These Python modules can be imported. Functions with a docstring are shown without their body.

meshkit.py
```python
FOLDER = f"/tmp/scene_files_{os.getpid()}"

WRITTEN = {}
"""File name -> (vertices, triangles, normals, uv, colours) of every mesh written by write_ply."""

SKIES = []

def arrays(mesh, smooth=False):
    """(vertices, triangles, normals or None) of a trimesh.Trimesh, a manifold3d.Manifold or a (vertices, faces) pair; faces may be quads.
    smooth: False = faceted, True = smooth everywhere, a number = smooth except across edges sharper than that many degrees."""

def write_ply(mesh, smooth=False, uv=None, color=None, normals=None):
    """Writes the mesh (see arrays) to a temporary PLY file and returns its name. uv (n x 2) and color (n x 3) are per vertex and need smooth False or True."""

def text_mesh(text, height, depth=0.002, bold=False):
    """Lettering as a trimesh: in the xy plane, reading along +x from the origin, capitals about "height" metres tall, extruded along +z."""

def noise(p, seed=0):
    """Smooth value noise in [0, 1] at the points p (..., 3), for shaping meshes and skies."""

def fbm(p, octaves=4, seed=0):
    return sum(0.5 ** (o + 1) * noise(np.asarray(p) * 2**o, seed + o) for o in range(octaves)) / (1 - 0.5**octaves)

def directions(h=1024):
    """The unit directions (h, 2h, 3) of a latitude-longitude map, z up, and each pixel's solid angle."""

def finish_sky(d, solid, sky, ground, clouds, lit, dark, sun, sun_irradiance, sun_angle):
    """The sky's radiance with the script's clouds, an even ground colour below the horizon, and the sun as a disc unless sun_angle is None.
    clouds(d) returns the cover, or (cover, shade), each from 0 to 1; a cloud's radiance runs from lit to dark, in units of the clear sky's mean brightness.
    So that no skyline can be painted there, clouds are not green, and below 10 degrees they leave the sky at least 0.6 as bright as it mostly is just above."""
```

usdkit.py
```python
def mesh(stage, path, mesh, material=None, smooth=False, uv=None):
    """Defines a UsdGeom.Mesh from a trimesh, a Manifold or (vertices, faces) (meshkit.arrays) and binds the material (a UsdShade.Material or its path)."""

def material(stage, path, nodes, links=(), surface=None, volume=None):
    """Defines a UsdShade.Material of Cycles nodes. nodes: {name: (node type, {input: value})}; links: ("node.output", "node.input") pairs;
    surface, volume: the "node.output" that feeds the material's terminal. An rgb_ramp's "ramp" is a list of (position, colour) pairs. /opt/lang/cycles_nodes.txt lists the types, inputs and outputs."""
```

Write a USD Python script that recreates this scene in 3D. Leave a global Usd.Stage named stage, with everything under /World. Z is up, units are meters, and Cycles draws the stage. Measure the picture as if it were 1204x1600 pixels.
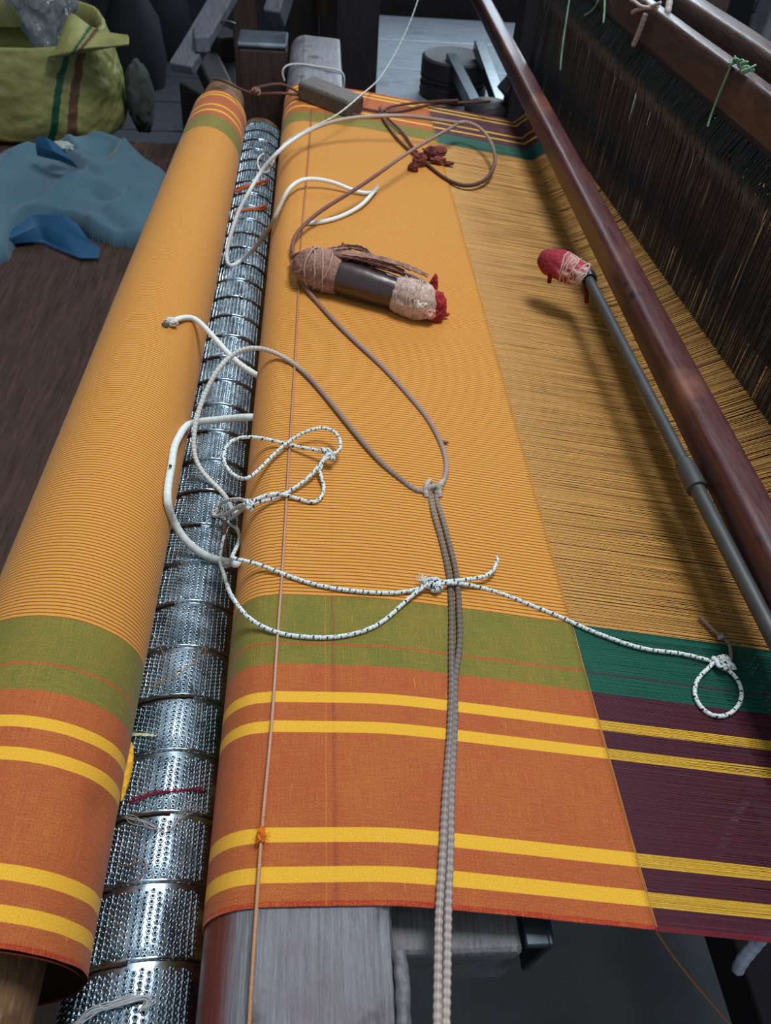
import math, numpy as np, trimesh, usdkit, meshkit
from scipy.interpolate import CubicSpline, PchipInterpolator
from pxr import Usd, UsdGeom, UsdLux, UsdShade, Gf, Sdf, Vt
rng = np.random.default_rng(7)
stage = Usd.Stage.CreateInMemory()
UsdGeom.SetStageUpAxis(stage, UsdGeom.Tokens.z); UsdGeom.SetStageMetersPerUnit(stage, 1.0)
world = UsdGeom.Xform.Define(stage, '/World'); stage.SetDefaultPrim(world.GetPrim())
UsdGeom.Scope.Define(stage, '/World/Looks')

# ------------------------------------------------------------------ camera
FPX, H0, ZC = 1200.0, 0.386, 0.80                    # focal length in pixels of the 1204x1600 frame, height above the cloth, cloth height
YAW, PITCH, ROLL = 0.122, 0.7917, 0.0893
X1, T0, T1, K0, K1 = 0.0351, 0.0616, 0.1019, -0.0012, -0.0979   # beam edge, slopes of the cloth, skew of the warp
def _axes():
    cy, sy, cp, sp = math.cos(YAW), math.sin(YAW), math.cos(PITCH), math.sin(PITCH)
    fw = np.array([sy*cp, cy*cp, -sp]); r = np.array([cy, -sy, 0.0]); u = np.cross(r, fw)
    c, s = math.cos(ROLL), math.sin(ROLL)
    return c*r + s*u, -s*r + c*u, fw
RR, UU, FF = _axes(); CAM = np.array([0.0, 0.0, ZC + H0])
cam = UsdGeom.Camera.Define(stage, '/World/camera')
M = np.eye(4); M[0, :3], M[1, :3], M[2, :3], M[3, :3] = RR, UU, -FF, CAM
cam.AddTransformOp().Set(Gf.Matrix4d(*M.ravel().tolist()))
cam.CreateHorizontalApertureAttr(24.08); cam.CreateVerticalApertureAttr(32.0); cam.CreateFocalLengthAttr(24.0)
cam.CreateFStopAttr(14.0); cam.CreateFocusDistanceAttr(0.52); cam.CreateClippingRangeAttr(Gf.Vec2f(0.02, 100))
cam.CreateExposureAttr(0.42)

# ------------------------------------------------------------------ light: overcast daylight, a skylight over the loom, a window on the far right
dome = UsdLux.DomeLight.Define(stage, '/World/sky_light'); dome.CreateIntensityAttr(0.105); dome.CreateColorAttr(Gf.Vec3f(0.80, 0.90, 1.0))
def rect(name, pos, target, w, h, inten, col):
    L = UsdLux.RectLight.Define(stage, '/World/' + name); L.CreateWidthAttr(w); L.CreateHeightAttr(h)
    L.CreateIntensityAttr(inten); L.CreateColorAttr(Gf.Vec3f(*col))
    z = np.array(pos, float) - np.array(target, float); z /= np.linalg.norm(z)
    x = np.cross([0, 1, 0.01], z); x /= np.linalg.norm(x); y = np.cross(z, x)
    m = np.eye(4); m[0, :3], m[1, :3], m[2, :3], m[3, :3] = x, y, z, pos
    L.AddTransformOp().Set(Gf.Matrix4d(*m.ravel().tolist()))
rect('skylight', (0.44, 0.80, 2.45), (0.10, 0.70, 0.8), 0.50, 0.65, 19.5, (0.94, 0.97, 1.0))
rect('far_window', (1.1, 3.9, 2.0), (0.3, 1.6, 0.6), 1.3, 1.1, 9.5, (0.72, 0.88, 1.0))

# ------------------------------------------------------------------ helpers
def lin(*c):
    c = np.array(c, float)/255.0
    return tuple(np.where(c <= 0.04045, c/12.92, ((c+0.055)/1.055)**2.4))
def ray(px, py): return FF + RR*(px-602)/FPX + UU*(800-py)/FPX
def atz(px, py, z): d = ray(px, py); return CAM + d*(z-CAM[2])/d[2]
def atx(px, py, x): d = ray(px, py); return CAM + d*(x-CAM[0])/d[0]
def aty(px, py, y): d = ray(px, py); return CAM + d*(y-CAM[1])/d[1]
def cloth_z(x):                                     # height of the cloth, flat on the beam and sloping down behind it
    x = np.asarray(x, float); w = 0.006
    t = np.where(x < X1, 0, 0) + w*np.logaddexp(0, (x-X1)/w)
    return ZC - T0*(x-t) - T1*t
def skew(x):
    x = np.asarray(x, float); w = 0.006; t = w*np.logaddexp(0, (x-X1)/w)
    return K0*(x-t) + K1*t
ROLLC = lambda y: (np.array([-110.9+(y-.37)/.73*1.0, .474, .052-.0083*(y-.37)/.73]))
def roll_at(y):                                     # centre x, z and radius of the cloth roll (it is wound thinner at its far end)
    a, d, r = ROLLC(y); a = math.radians(a)
    return d*math.cos(a), CAM[2]+d*math.sin(a), r
PX, PZ, PR = -0.103, CAM[2]-0.512, 0.0405           # perforated roller
def _cyl(px, py, off, which):
    d = ray(px, py); s = 1.0
    for it in range(25):
        y = s*d[1] if it else .5
        cx, cz, r = roll_at(y) if which == 'r' else (PX, PZ, PR)
        r += off; cz -= CAM[2]
        a = d[0]**2+d[2]**2; b = -2*(d[0]*cx+d[2]*cz); c = cx*cx+cz*cz-r*r
        D = max(b*b-4*a*c, 0); s = (-b-math.sqrt(D))/(2*a)
    return CAM + s*d
def on_cloth(px, py, off=0.0):
    d = ray(px, py); s = 0.5
    for _ in range(60):
        p = CAM+s*d; s += (float(cloth_z(p[0]))+off-p[2])/(d[2]+0.08*d[0])
    return CAM+s*d
def resolve(pts):
    out, pend = [None]*len(pts), []
    for i, p in enumerate(pts):
        if len(p) == 3 and isinstance(p[2], np.ndarray): out[i] = p[2]
        elif len(p) > 3 and p[3] == 'i': pend.append(i)
        elif len(p) > 3 and p[3] in 'rp': out[i] = _cyl(p[0], p[1], p[2], p[3])
        elif len(p) > 3 and p[3] == 'z': out[i] = atz(p[0], p[1], p[2])
        elif len(p) > 3 and p[3] == 'x': out[i] = atx(p[0], p[1], p[2])
        elif len(p) > 3 and p[3] == 'y': out[i] = aty(p[0], p[1], p[2])
        else: out[i] = on_cloth(*p[:3])
    known = [i for i in range(len(pts)) if out[i] is not None]
    for i in pend:
        a = max(k for k in known if k < i); b = min(k for k in known if k > i)
        L = [np.hypot(pts[k+1][0]-pts[k][0], pts[k+1][1]-pts[k][1]) for k in range(a, b)]
        w = sum(L[:i-a])/sum(L); da, db = (out[a]-CAM)@FF, (out[b]-CAM)@FF
        D = 1/((1-w)/da + w/db) + pts[i][2]; out[i] = CAM + ray(pts[i][0], pts[i][1])*D
    return np.array(out)
class MB:
    def __init__(s): s.v, s.f, s.c, s.n = [], [], [], 0
    def add(s, v, f, c=None):
        v = np.asarray(v, float); s.v.append(v); s.f.append(np.asarray(f, int)+s.n); s.n += len(v)
        if c is not None:
            c = np.asarray(c, float); s.c.append(np.broadcast_to(c, (len(v), 3)))
        return s
    def mesh(s): return np.vstack(s.v), np.vstack(s.f)
    def cols(s): return np.vstack(s.c) if s.c else None
def grid_faces(n, m, wrap=False, flip=False):
    i, j = np.meshgrid(np.arange(n-1), np.arange(m if wrap else m-1), indexing='ij'); j2 = (j+1) % m
    a, b, c, d = i*m+j, i*m+j2, (i+1)*m+j2, (i+1)*m+j
    f = np.concatenate([np.stack([a, b, c], -1).reshape(-1, 3), np.stack([a, c, d], -1).reshape(-1, 3)])
    return f[:, ::-1] if flip else f
_count = {}
def numbered(path):
    n = _count.get(path, 0); _count[path] = n+1
    return path if n == 0 else f'{path}_{n:03d}'
def tag(prim, label=None, cat=None, group=None, kind=None):
    for k, t in (('label', label), ('category', cat), ('group', group), ('kind', kind)):
        if t: prim.SetCustomDataByKey(k, t)
    return prim
class Thing:
    def __init__(s, name, label, cat, at, group=None, kind=None):
        s.path = numbered('/World/'+name); s.o = np.array(at, float)
        x = UsdGeom.Xform.Define(stage, s.path); x.AddTranslateOp().Set(Gf.Vec3d(*s.o.tolist())); tag(x.GetPrim(), label, cat, group, kind)
def prim(path, mesh, mat, origin, smooth=40, col=None, extra=None):
    v, f = (np.array(mesh.vertices), np.array(mesh.faces)) if hasattr(mesh, 'faces') else mesh
    v = np.asarray(v, float)-origin
    if col is not None or extra:
        vn = trimesh.Trimesh(v, f, process=False).vertex_normals if smooth else None
        m = UsdGeom.Mesh.Define(stage, path)
        m.CreatePointsAttr(Vt.Vec3fArray.FromNumpy(v.astype(np.float32)))
        m.CreateFaceVertexCountsAttr(Vt.IntArray.FromNumpy(np.full(len(f), 3, np.int32)))
        m.CreateFaceVertexIndicesAttr(Vt.IntArray.FromNumpy(np.asarray(f, np.int32).ravel())); m.CreateSubdivisionSchemeAttr('none')
        if vn is not None:
            m.CreateNormalsAttr(Vt.Vec3fArray.FromNumpy(np.array(vn, np.float32))); m.SetNormalsInterpolation('vertex')
        UsdShade.MaterialBindingAPI.Apply(m.GetPrim()).Bind(mat)
        P = UsdGeom.PrimvarsAPI(m)
        if col is not None: P.CreatePrimvar('tint', Sdf.ValueTypeNames.Color3fArray, 'vertex').Set(Vt.Vec3fArray.FromNumpy(np.asarray(col, np.float32)))
        for k, a in (extra or {}).items(): P.CreatePrimvar(k, Sdf.ValueTypeNames.FloatArray, 'vertex').Set(Vt.FloatArray.FromNumpy(np.asarray(a, np.float32)))
        return m
    return usdkit.mesh(stage, path, (v, f), mat, smooth=smooth)
def part(thing, name, mesh, mat, label=None, kind=None, **k):
    m = prim(numbered(thing.path+'/'+name), mesh, mat, thing.o, **k); tag(m.GetPrim(), label, None, None, kind); return m
def subpart(parent, thing, name, mesh, mat, label=None, kind=None, **k):
    m = prim(numbered(str(parent.GetPath())+'/'+name), mesh, mat, thing.o, **k); tag(m.GetPrim(), label, None, None, kind); return m
def single(name, mesh, mat, label, cat, group=None, kind=None, **k):
    v = np.asarray(mesh.vertices if hasattr(mesh, 'faces') else mesh[0]); o = np.array([*(v[:, :2].min(0)+v[:, :2].max(0))/2, v[:, 2].min()])
    m = prim(numbered('/World/'+name), mesh, mat, o, **k); UsdGeom.Xformable(m).AddTranslateOp().Set(Gf.Vec3d(*o.tolist()))
    tag(m.GetPrim(), label, cat, group, kind); return m
def rbox(size, center=(0, 0, 0), r=0.003, rot=None, n=2):
    import manifold3d as m3
    s = np.maximum(np.array(size, float)/2-r, 1e-4)
    sp = m3.Manifold.sphere(r, 8 if n < 3 else 16)
    pts = [sp.translate([a*s[0], b*s[1], c*s[2]]) for a in (-1, 1) for b in (-1, 1) for c in (-1, 1)]
    m = m3.Manifold.batch_hull(pts).to_mesh(); t = trimesh.Trimesh(np.array(m.vert_properties)[:, :3], np.array(m.tri_verts), process=False)
    if rot is not None: t.apply_transform(rot)
    t.apply_translation(center); return t
def beam(a, b, w, h, r=0.003, up=(0, 0, 1), ext=0.0):
    a, b = np.array(a, float), np.array(b, float); L = np.linalg.norm(b-a); y = (b-a)/L; x = np.cross(y, up); x /= np.linalg.norm(x); z = np.cross(x, y)
    m = np.eye(4); m[:3, 0], m[:3, 1], m[:3, 2] = x, y, z
    return rbox((w, L+ext, h), (a+b)/2, r, m)
def rough(t, amp, scale, edge=0.02, seed=0.0):       # uneven hewn surface
    t = t.copy()
    for _ in range(8):
        if t.edges_unique_length.max() < edge: break
        v, f = trimesh.remesh.subdivide_to_size(t.vertices, t.faces, edge, max_iter=12); t = trimesh.Trimesh(v, f, process=True); break
    n = t.vertex_normals; t.vertices = t.vertices + n*(amp*meshkit.fbm(np.array(t.vertices)*scale+seed))[:, None]
    return t
def spline(P, n=None, step=0.001):
    P = np.asarray(P, float); d = np.r_[0, np.cumsum(np.linalg.norm(np.diff(P, axis=0), axis=1)**0.6)]
    cs = CubicSpline(d, P) if len(P) > 2 else (lambda t: P[0]+(P[-1]-P[0])*np.asarray(t)[:, None]/d[-1])
    t = np.linspace(0, d[-1], 60*len(P)); q = cs(t); L = np.r_[0, np.cumsum(np.linalg.norm(np.diff(q, axis=0), axis=1))]
    n = n or max(4, int(L[-1]/step)); s = np.linspace(0, L[-1], n); tt = np.interp(s, L, t)
    return cs(tt), s, np.interp(tt, d, np.arange(len(P)))
def frames(C):
    T = np.gradient(C, axis=0); T /= np.linalg.norm(T, axis=1)[:, None]
    N = np.zeros_like(C); a = np.array([0, 0, 1.0]) if abs(T[0, 2]) < .9 else np.array([1.0, 0, 0])
    v = a-T[0]*(a@T[0]); N[0] = v/np.linalg.norm(v)
    for i in range(1, len(C)):
        v = N[i-1]-T[i]*(N[i-1]@T[i]); N[i] = v/np.linalg.norm(v)
    return T, N, np.cross(T, N)
def tube(C, r, sides=8, cap=True, rad=None):
    """rad(phi, s-index) multiplies the radius; r may be an array."""
    C = np.asarray(C, float); T, N, B = frames(C); ph = np.linspace(0, 2*np.pi, sides, endpoint=False)
    R = np.broadcast_to(np.asarray(r, float).reshape(-1, 1), (len(C), sides)).copy()
    if rad is not None: R = R*rad
    V = C[:, None]+R[..., None]*(np.cos(ph)[None, :, None]*N[:, None]+np.sin(ph)[None, :, None]*B[:, None])
    V = V.reshape(-1, 3); F = grid_faces(len(C), sides, wrap=True)
    if cap:
        n = len(V); V = np.vstack([V, C[0]-T[0]*R[0, 0]*.4, C[-1]+T[-1]*R[-1, 0]*.4]); k = np.arange(sides); k2 = (k+1) % sides; e = (len(C)-1)*sides
        F = np.vstack([F, np.stack([k2, k, np.full(sides, n)], 1), np.stack([e+k, e+k2, np.full(sides, n+1)], 1)])
    return V, F
def cord_mesh(C, s, r, sides=12, braid=0.09, pitch=3.2, flecks=None, cols=None, fade=None):
    """a braided cord along C; flecks = (colour, spacing) puts dark picks round the braid; returns mesh and vertex colours"""
    ph = np.linspace(0, 2*np.pi, sides, endpoint=False)[None]; w = (s/r/pitch*2*np.pi)[:, None]
    rad = 1+braid*np.cos(3*ph+w)*np.cos(3*ph-w)
    V, F = tube(C, r, sides, rad=rad)
    col = np.repeat(cols[:, None], sides, 1)*(1+2.6*(rad-1))[..., None] if cols is not None else None  # braid shading painted in: grooves darker, ridges lighter
    if flecks is not None:
        fc, sp, wid = flecks
        a = np.mod(s[:, None]/sp+ph/(2*np.pi)*1.0, 1.0); b = np.mod(ph/(2*np.pi)*3+s[:, None]/sp*0.35, 1.0)
        m = (np.mod(s[:, None]/sp+ph/(2*np.pi)*.7, 1.0) < wid) & (np.mod(ph/(2*np.pi)-np.floor(s[:, None]/sp)*.5+.1*np.sin(s[:, None]*90), 1.0) < .46)
        if fade is not None: m &= (fade[:, None] > .5)
        col = np.where(m[..., None], np.array(fc), col)
    col = np.vstack([col.reshape(-1, 3), col[0, :1], col[-1, :1]])
    return (V, F), np.clip(col, 0, 1)

# ------------------------------------------------------------------ materials
def mat(name, nodes, links, surface='p.BSDF'): return usdkit.material(stage, '/World/Looks/'+name, nodes, links, surface=surface)
def tinted(name, rough=0.85, noise=0.25, scale=900, sheen=0.0, bump=0.25, spec=0.3, dist=0.0006, coat=0):
    return mat(name, {'a': ('attribute', {'attribute': 'tint'}), 'g': ('geometry', {}), 'n': ('noise_texture', {'scale': scale, 'detail': 3}),
        'r': ('map_range', {'from_min': .3, 'from_max': .7, 'to_min': 1-noise, 'to_max': 1+noise}), 'm': ('mix', {'mix_type': 'multiply', 'fac': 1.0}),
        'b': ('bump', {'strength': bump, 'distance': dist}), 'p': ('principled_bsdf', {'roughness': rough, 'specular_ior_level': spec, 'sheen_weight': sheen, 'coat_weight': coat})},
        [('g.position', 'n.vector'), ('n.fac', 'r.value'), ('a.color', 'm.color1'), ('r.result', 'm.color2'), ('m.color', 'p.base_color'), ('n.fac', 'b.height'), ('b.normal', 'p.normal')])
def wood(name, dark, light, scale=(8, 8, 8), axis_stretch=(1, 1, 1), rough=0.6, spec=0.4, bump=0.3, patch=None, coat=0.0, freq=30, painted_reflection=None, rlo=None):
    st = tuple(np.array(scale)*np.array(axis_stretch))
    nodes = {'g': ('geometry', {}), 'mp': ('mapping', {'scale': st}), 'n': ('noise_texture', {'scale': freq, 'detail': 5, 'roughness': .62, 'distortion': .4}),
        'n2': ('noise_texture', {'scale': freq*4.3, 'detail': 3, 'roughness': .6}),
        'ad': ('mix', {'fac': .35}), 'rp': ('rgb_ramp', {'ramp': [(0, dark), (.36, dark), (.64, light), (1, light)]}),
        'b': ('bump', {'strength': bump, 'distance': .0015}), 'p': ('principled_bsdf', {'roughness': rough, 'specular_ior_level': spec, 'coat_weight': coat, 'coat_roughness': .25})}
    links = [('g.position', 'mp.vector'), ('mp.vector', 'n.vector'), ('mp.vector', 'n2.vector'), ('n.color', 'ad.color1'), ('n2.color', 'ad.color2'), ('ad.color', 'rp.fac'),
        ('ad.color', 'b.height'), ('b.normal', 'p.normal')]
    src = 'rp.color'
    for i_, (col, sc, lo, hi) in enumerate([patch] if isinstance(patch, tuple) else (patch or [])):
        nodes.update({f'pn{i_}': ('noise_texture', {'scale': sc, 'detail': 4, 'roughness': .6}), f'pr{i_}': ('map_range', {'from_min': lo, 'from_max': hi, 'to_min': 0, 'to_max': 1, 'clamp': True}), f'pm{i_}': ('mix', {'color2': col})})
        links += [('g.position', f'pn{i_}.vector'), (f'pn{i_}.fac', f'pr{i_}.value'), (f'pr{i_}.result', f'pm{i_}.fac'), (src, f'pm{i_}.color1')]; src = f'pm{i_}.color'
    if painted_reflection:                                                           # a reflection painted into the colour on one side, (colour, x where full, x where none)
        nodes.update({'sx': ('separate_xyz', {}), 'wr': ('map_range', {'from_min': painted_reflection[1], 'from_max': painted_reflection[2], 'to_min': .92, 'to_max': 0, 'clamp': True}), 'wm': ('mix', {'color2': painted_reflection[0]})})
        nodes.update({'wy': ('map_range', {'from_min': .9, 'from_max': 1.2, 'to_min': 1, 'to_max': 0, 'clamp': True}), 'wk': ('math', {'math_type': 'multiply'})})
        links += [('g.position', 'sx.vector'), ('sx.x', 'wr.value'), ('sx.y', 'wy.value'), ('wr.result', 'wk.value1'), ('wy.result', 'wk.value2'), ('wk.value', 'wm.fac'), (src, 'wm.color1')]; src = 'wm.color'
    links.append((src, 'p.base_color'))
    nodes['rr'] = ('map_range', {'from_min': .3, 'from_max': .7, 'to_min': rlo if rlo is not None else rough*.8, 'to_max': min(1, rough*1.2)}); links += [('ad.color', 'rr.value'), ('rr.result', 'p.roughness')]
    return mat(name, nodes, links)
def plain(name, col, rough=.6, spec=.4, metallic=0., noise=.25, scale=40, bump=.15, sheen=0., dist=.001, coat=0.):
    c = np.array(col)
    return mat(name, {'g': ('geometry', {}), 'n': ('noise_texture', {'scale': scale, 'detail': 4, 'roughness': .6}), 'rp': ('rgb_ramp', {'ramp': [(0.25, tuple(c*(1-noise))), (.75, tuple(np.minimum(c*(1+noise), 1)))]}),
        'b': ('bump', {'strength': bump, 'distance': dist}), 'p': ('principled_bsdf', {'roughness': rough, 'specular_ior_level': spec, 'metallic': metallic, 'sheen_weight': sheen, 'coat_weight': coat})},
        [('g.position', 'n.vector'), ('n.fac', 'rp.fac'), ('rp.color', 'p.base_color'), ('n.fac', 'b.height'), ('b.normal', 'p.normal')])
def cloth_profile():
    a = np.linspace(np.pi*1.0, np.pi/2, 16); x = list(-.030+.027*np.cos(a)); z = list(CAM[2]-.421+.0356*np.sin(a))
    zd = np.linspace(CAM[2]-.50, CAM[2]-.4225, 10); x = [-.057]*10+x; z = list(zd)+z
    ar = np.linspace(-.6*np.pi, -.04*np.pi, 14); x = list(PX+(PR+.0045)*np.cos(ar))+x; z = list(PZ+(PR+.0045)*np.sin(ar))+z
    xs = np.r_[np.linspace(-.029, X1-.01, 20), np.linspace(X1-.008, X1+.02, 16), np.linspace(X1+.024, .163, 34)][1:]
    x += list(xs); z += list(cloth_z(xs)); P = np.stack([x, z], 1)
    s = np.r_[0, np.cumsum(np.linalg.norm(np.diff(P, axis=0), axis=1))]
    return P, s
CP, CS = cloth_profile()
UMARK = float(np.interp(on_cloth(508, 1200)[0], CP[30:, 0], CS[30:]))       # a reed mark running the width of the cloth
# woven cloth: tint per warp stripe, slubs of the yellow weft along both thread directions, dark ribs in the yellow ground
def cloth_mat():
    n = {'a': ('attribute', {'attribute': 'tint'}), 'v': ('attribute', {'attribute': 'across'}), 'u': ('attribute', {'attribute': 'along'}), 'k': ('attribute', {'attribute': 'ribbed'}), 'q': ('attribute', {'attribute': 'mottle'}),
        'c1': ('combine_xyz', {}), 'm1': ('mapping', {'scale': (80, 1500, 1)}), 'm2': ('mapping', {'scale': (1900, 55, 1)}), 'm3': ('mapping', {'scale': (1400, 1400, 1)}), 'm4': ('mapping', {'scale': (30, 18, 1)}),
        'n1': ('noise_texture', {'scale': 1, 'detail': 3}), 'n2': ('noise_texture', {'scale': 1, 'detail': 3}), 'n3': ('noise_texture', {'scale': 1, 'detail': 2}), 'n4': ('noise_texture', {'scale': 1, 'detail': 4}),
        's1': ('math', {'math_type': 'add'}), 's2': ('math', {'math_type': 'add'}), 's4': ('math', {'math_type': 'multiply_add', 'value2': .55}), 'r1': ('map_range', {'from_min': 1.62, 'from_max': 2.05, 'to_min': 0, 'to_max': .28, 'clamp': True}),
        'qm': ('math', {'math_type': 'multiply'}), 'mx': ('mix', {'color2': lin(206, 146, 52)}),
        'r2': ('map_range', {'from_min': .25, 'from_max': .75, 'to_min': .8, 'to_max': 1.2}), 'mm': ('mix', {'mix_type': 'multiply', 'fac': 1.}),
        'sv': ('math', {'math_type': 'multiply', 'value2': 1/.0029}), 'wob': ('math', {'math_type': 'multiply_add', 'value2': .35}), 'fr': ('math', {'math_type': 'fraction'}), 'pp': ('math', {'math_type': 'pingpong', 'value2': .5}),
        'ln': ('map_range', {'from_min': .08, 'from_max': .20, 'to_min': 1, 'to_max': 0, 'clamp': True}), 'lk': ('math', {'math_type': 'multiply'}), 'lk2': ('math', {'math_type': 'multiply', 'value2': .95}), 'ml': ('mix', {'color2': lin(132, 72, 26)}),
        'mf': ('mapping', {'scale': (760, 48, 1)}), 'nf': ('noise_texture', {'scale': 1, 'detail': 2}), 'rf': ('map_range', {'from_min': .70, 'from_max': .78, 'to_min': 0, 'to_max': .7, 'clamp': True}), 'qf': ('math', {'math_type': 'multiply'}), 'xf': ('mix', {'color2': lin(220, 156, 46)}),
        'u1': ('map_range', {'from_min': UMARK, 'from_max': UMARK+.0003, 'to_min': 0, 'to_max': .5, 'clamp': True}), 'u2': ('map_range', {'from_min': UMARK+.0004, 'from_max': UMARK+.0007, 'to_min': 1, 'to_max': 0, 'clamp': True}), 'um': ('math', {'math_type': 'multiply'}), 'uq': ('math', {'math_type': 'multiply'}), 'xu': ('mix', {'color2': lin(216, 140, 50)}),
        'u3': ('map_range', {'from_min': UMARK+.0032, 'from_max': UMARK+.0042, 'to_min': 0, 'to_max': .4, 'clamp': True}), 'u4': ('map_range', {'from_min': UMARK+.0050, 'from_max': UMARK+.0068, 'to_min': 1, 'to_max': 0, 'clamp': True}), 'ud': ('math', {'math_type': 'multiply'}), 'udq': ('math', {'math_type': 'multiply'}), 'xd': ('mix', {'color2': lin(110, 40, 44)}),
        'h': ('math', {'math_type': 'multiply_add', 'value2': -1.4}), 'b': ('bump', {'strength': .35, 'distance': .0006}),
        'p': ('principled_bsdf', {'roughness': .85, 'specular_ior_level': .22, 'sheen_weight': .08, 'sheen_roughness': .5})}
    l = [('u.fac', 'c1.x'), ('v.fac', 'c1.y'), ('c1.vector', 'm1.vector'), ('c1.vector', 'm2.vector'), ('c1.vector', 'm3.vector'), ('c1.vector', 'm4.vector'),
        ('m1.vector', 'n1.vector'), ('m2.vector', 'n2.vector'), ('m3.vector', 'n3.vector'), ('m4.vector', 'n4.vector'), ('n1.fac', 's1.value1'), ('n2.fac', 's1.value2'), ('s1.value', 's2.value1'), ('n3.fac', 's2.value2'),
        ('n4.fac', 's4.value1'), ('s2.value', 's4.value3'), ('s4.value', 'r1.value'), ('r1.result', 'qm.value1'), ('q.fac', 'qm.value2'), ('qm.value', 'mx.fac'), ('a.color', 'xd.color1'), ('xd.color', 'xu.color1'), ('xu.color', 'xf.color1'), ('xf.color', 'mx.color1'),
        ('c1.vector', 'mf.vector'), ('mf.vector', 'nf.vector'), ('nf.fac', 'rf.value'), ('rf.result', 'qf.value1'), ('q.fac', 'qf.value2'), ('qf.value', 'xf.fac'),
        ('u.fac', 'u1.value'), ('u.fac', 'u2.value'), ('u1.result', 'um.value1'), ('u2.result', 'um.value2'), ('um.value', 'uq.value1'), ('q.fac', 'uq.value2'), ('uq.value', 'xu.fac'),
        ('u.fac', 'u3.value'), ('u.fac', 'u4.value'), ('u3.result', 'ud.value1'), ('u4.result', 'ud.value2'), ('ud.value', 'udq.value1'), ('q.fac', 'udq.value2'), ('udq.value', 'xd.fac'),
        ('n3.fac', 'r2.value'), ('mx.color', 'mm.color1'), ('r2.result', 'mm.color2'),
        ('v.fac', 'sv.value1'), ('n4.fac', 'wob.value1'), ('sv.value', 'wob.value3'), ('wob.value', 'pp.value1'), ('pp.value', 'ln.value'), ('ln.result', 'lk.value1'), ('k.fac', 'lk.value2'), ('lk.value', 'lk2.value1'), ('lk2.value', 'ml.fac'), ('mm.color', 'ml.color1'), ('ml.color', 'p.base_color'),
        ('lk.value', 'h.value1'), ('s1.value', 'h.value3'), ('h.value', 'b.height'), ('b.normal', 'p.normal')]
    return mat('woven_cotton', n, l)
CLOTH = cloth_mat()
THREAD = tinted('warp_yarn', rough=.55, noise=.12, scale=600, bump=0, spec=.45)
CORD = tinted('braided_cord', rough=.8, noise=.16, scale=1400, bump=.3, spec=.3)
RAG = tinted('rag_cloth', rough=.9, noise=.3, scale=420, bump=.6, spec=.2, dist=.001)
HEDDLE = tinted('heddle_yarn', rough=.5, noise=.3, scale=200, bump=0, spec=.5)
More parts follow.
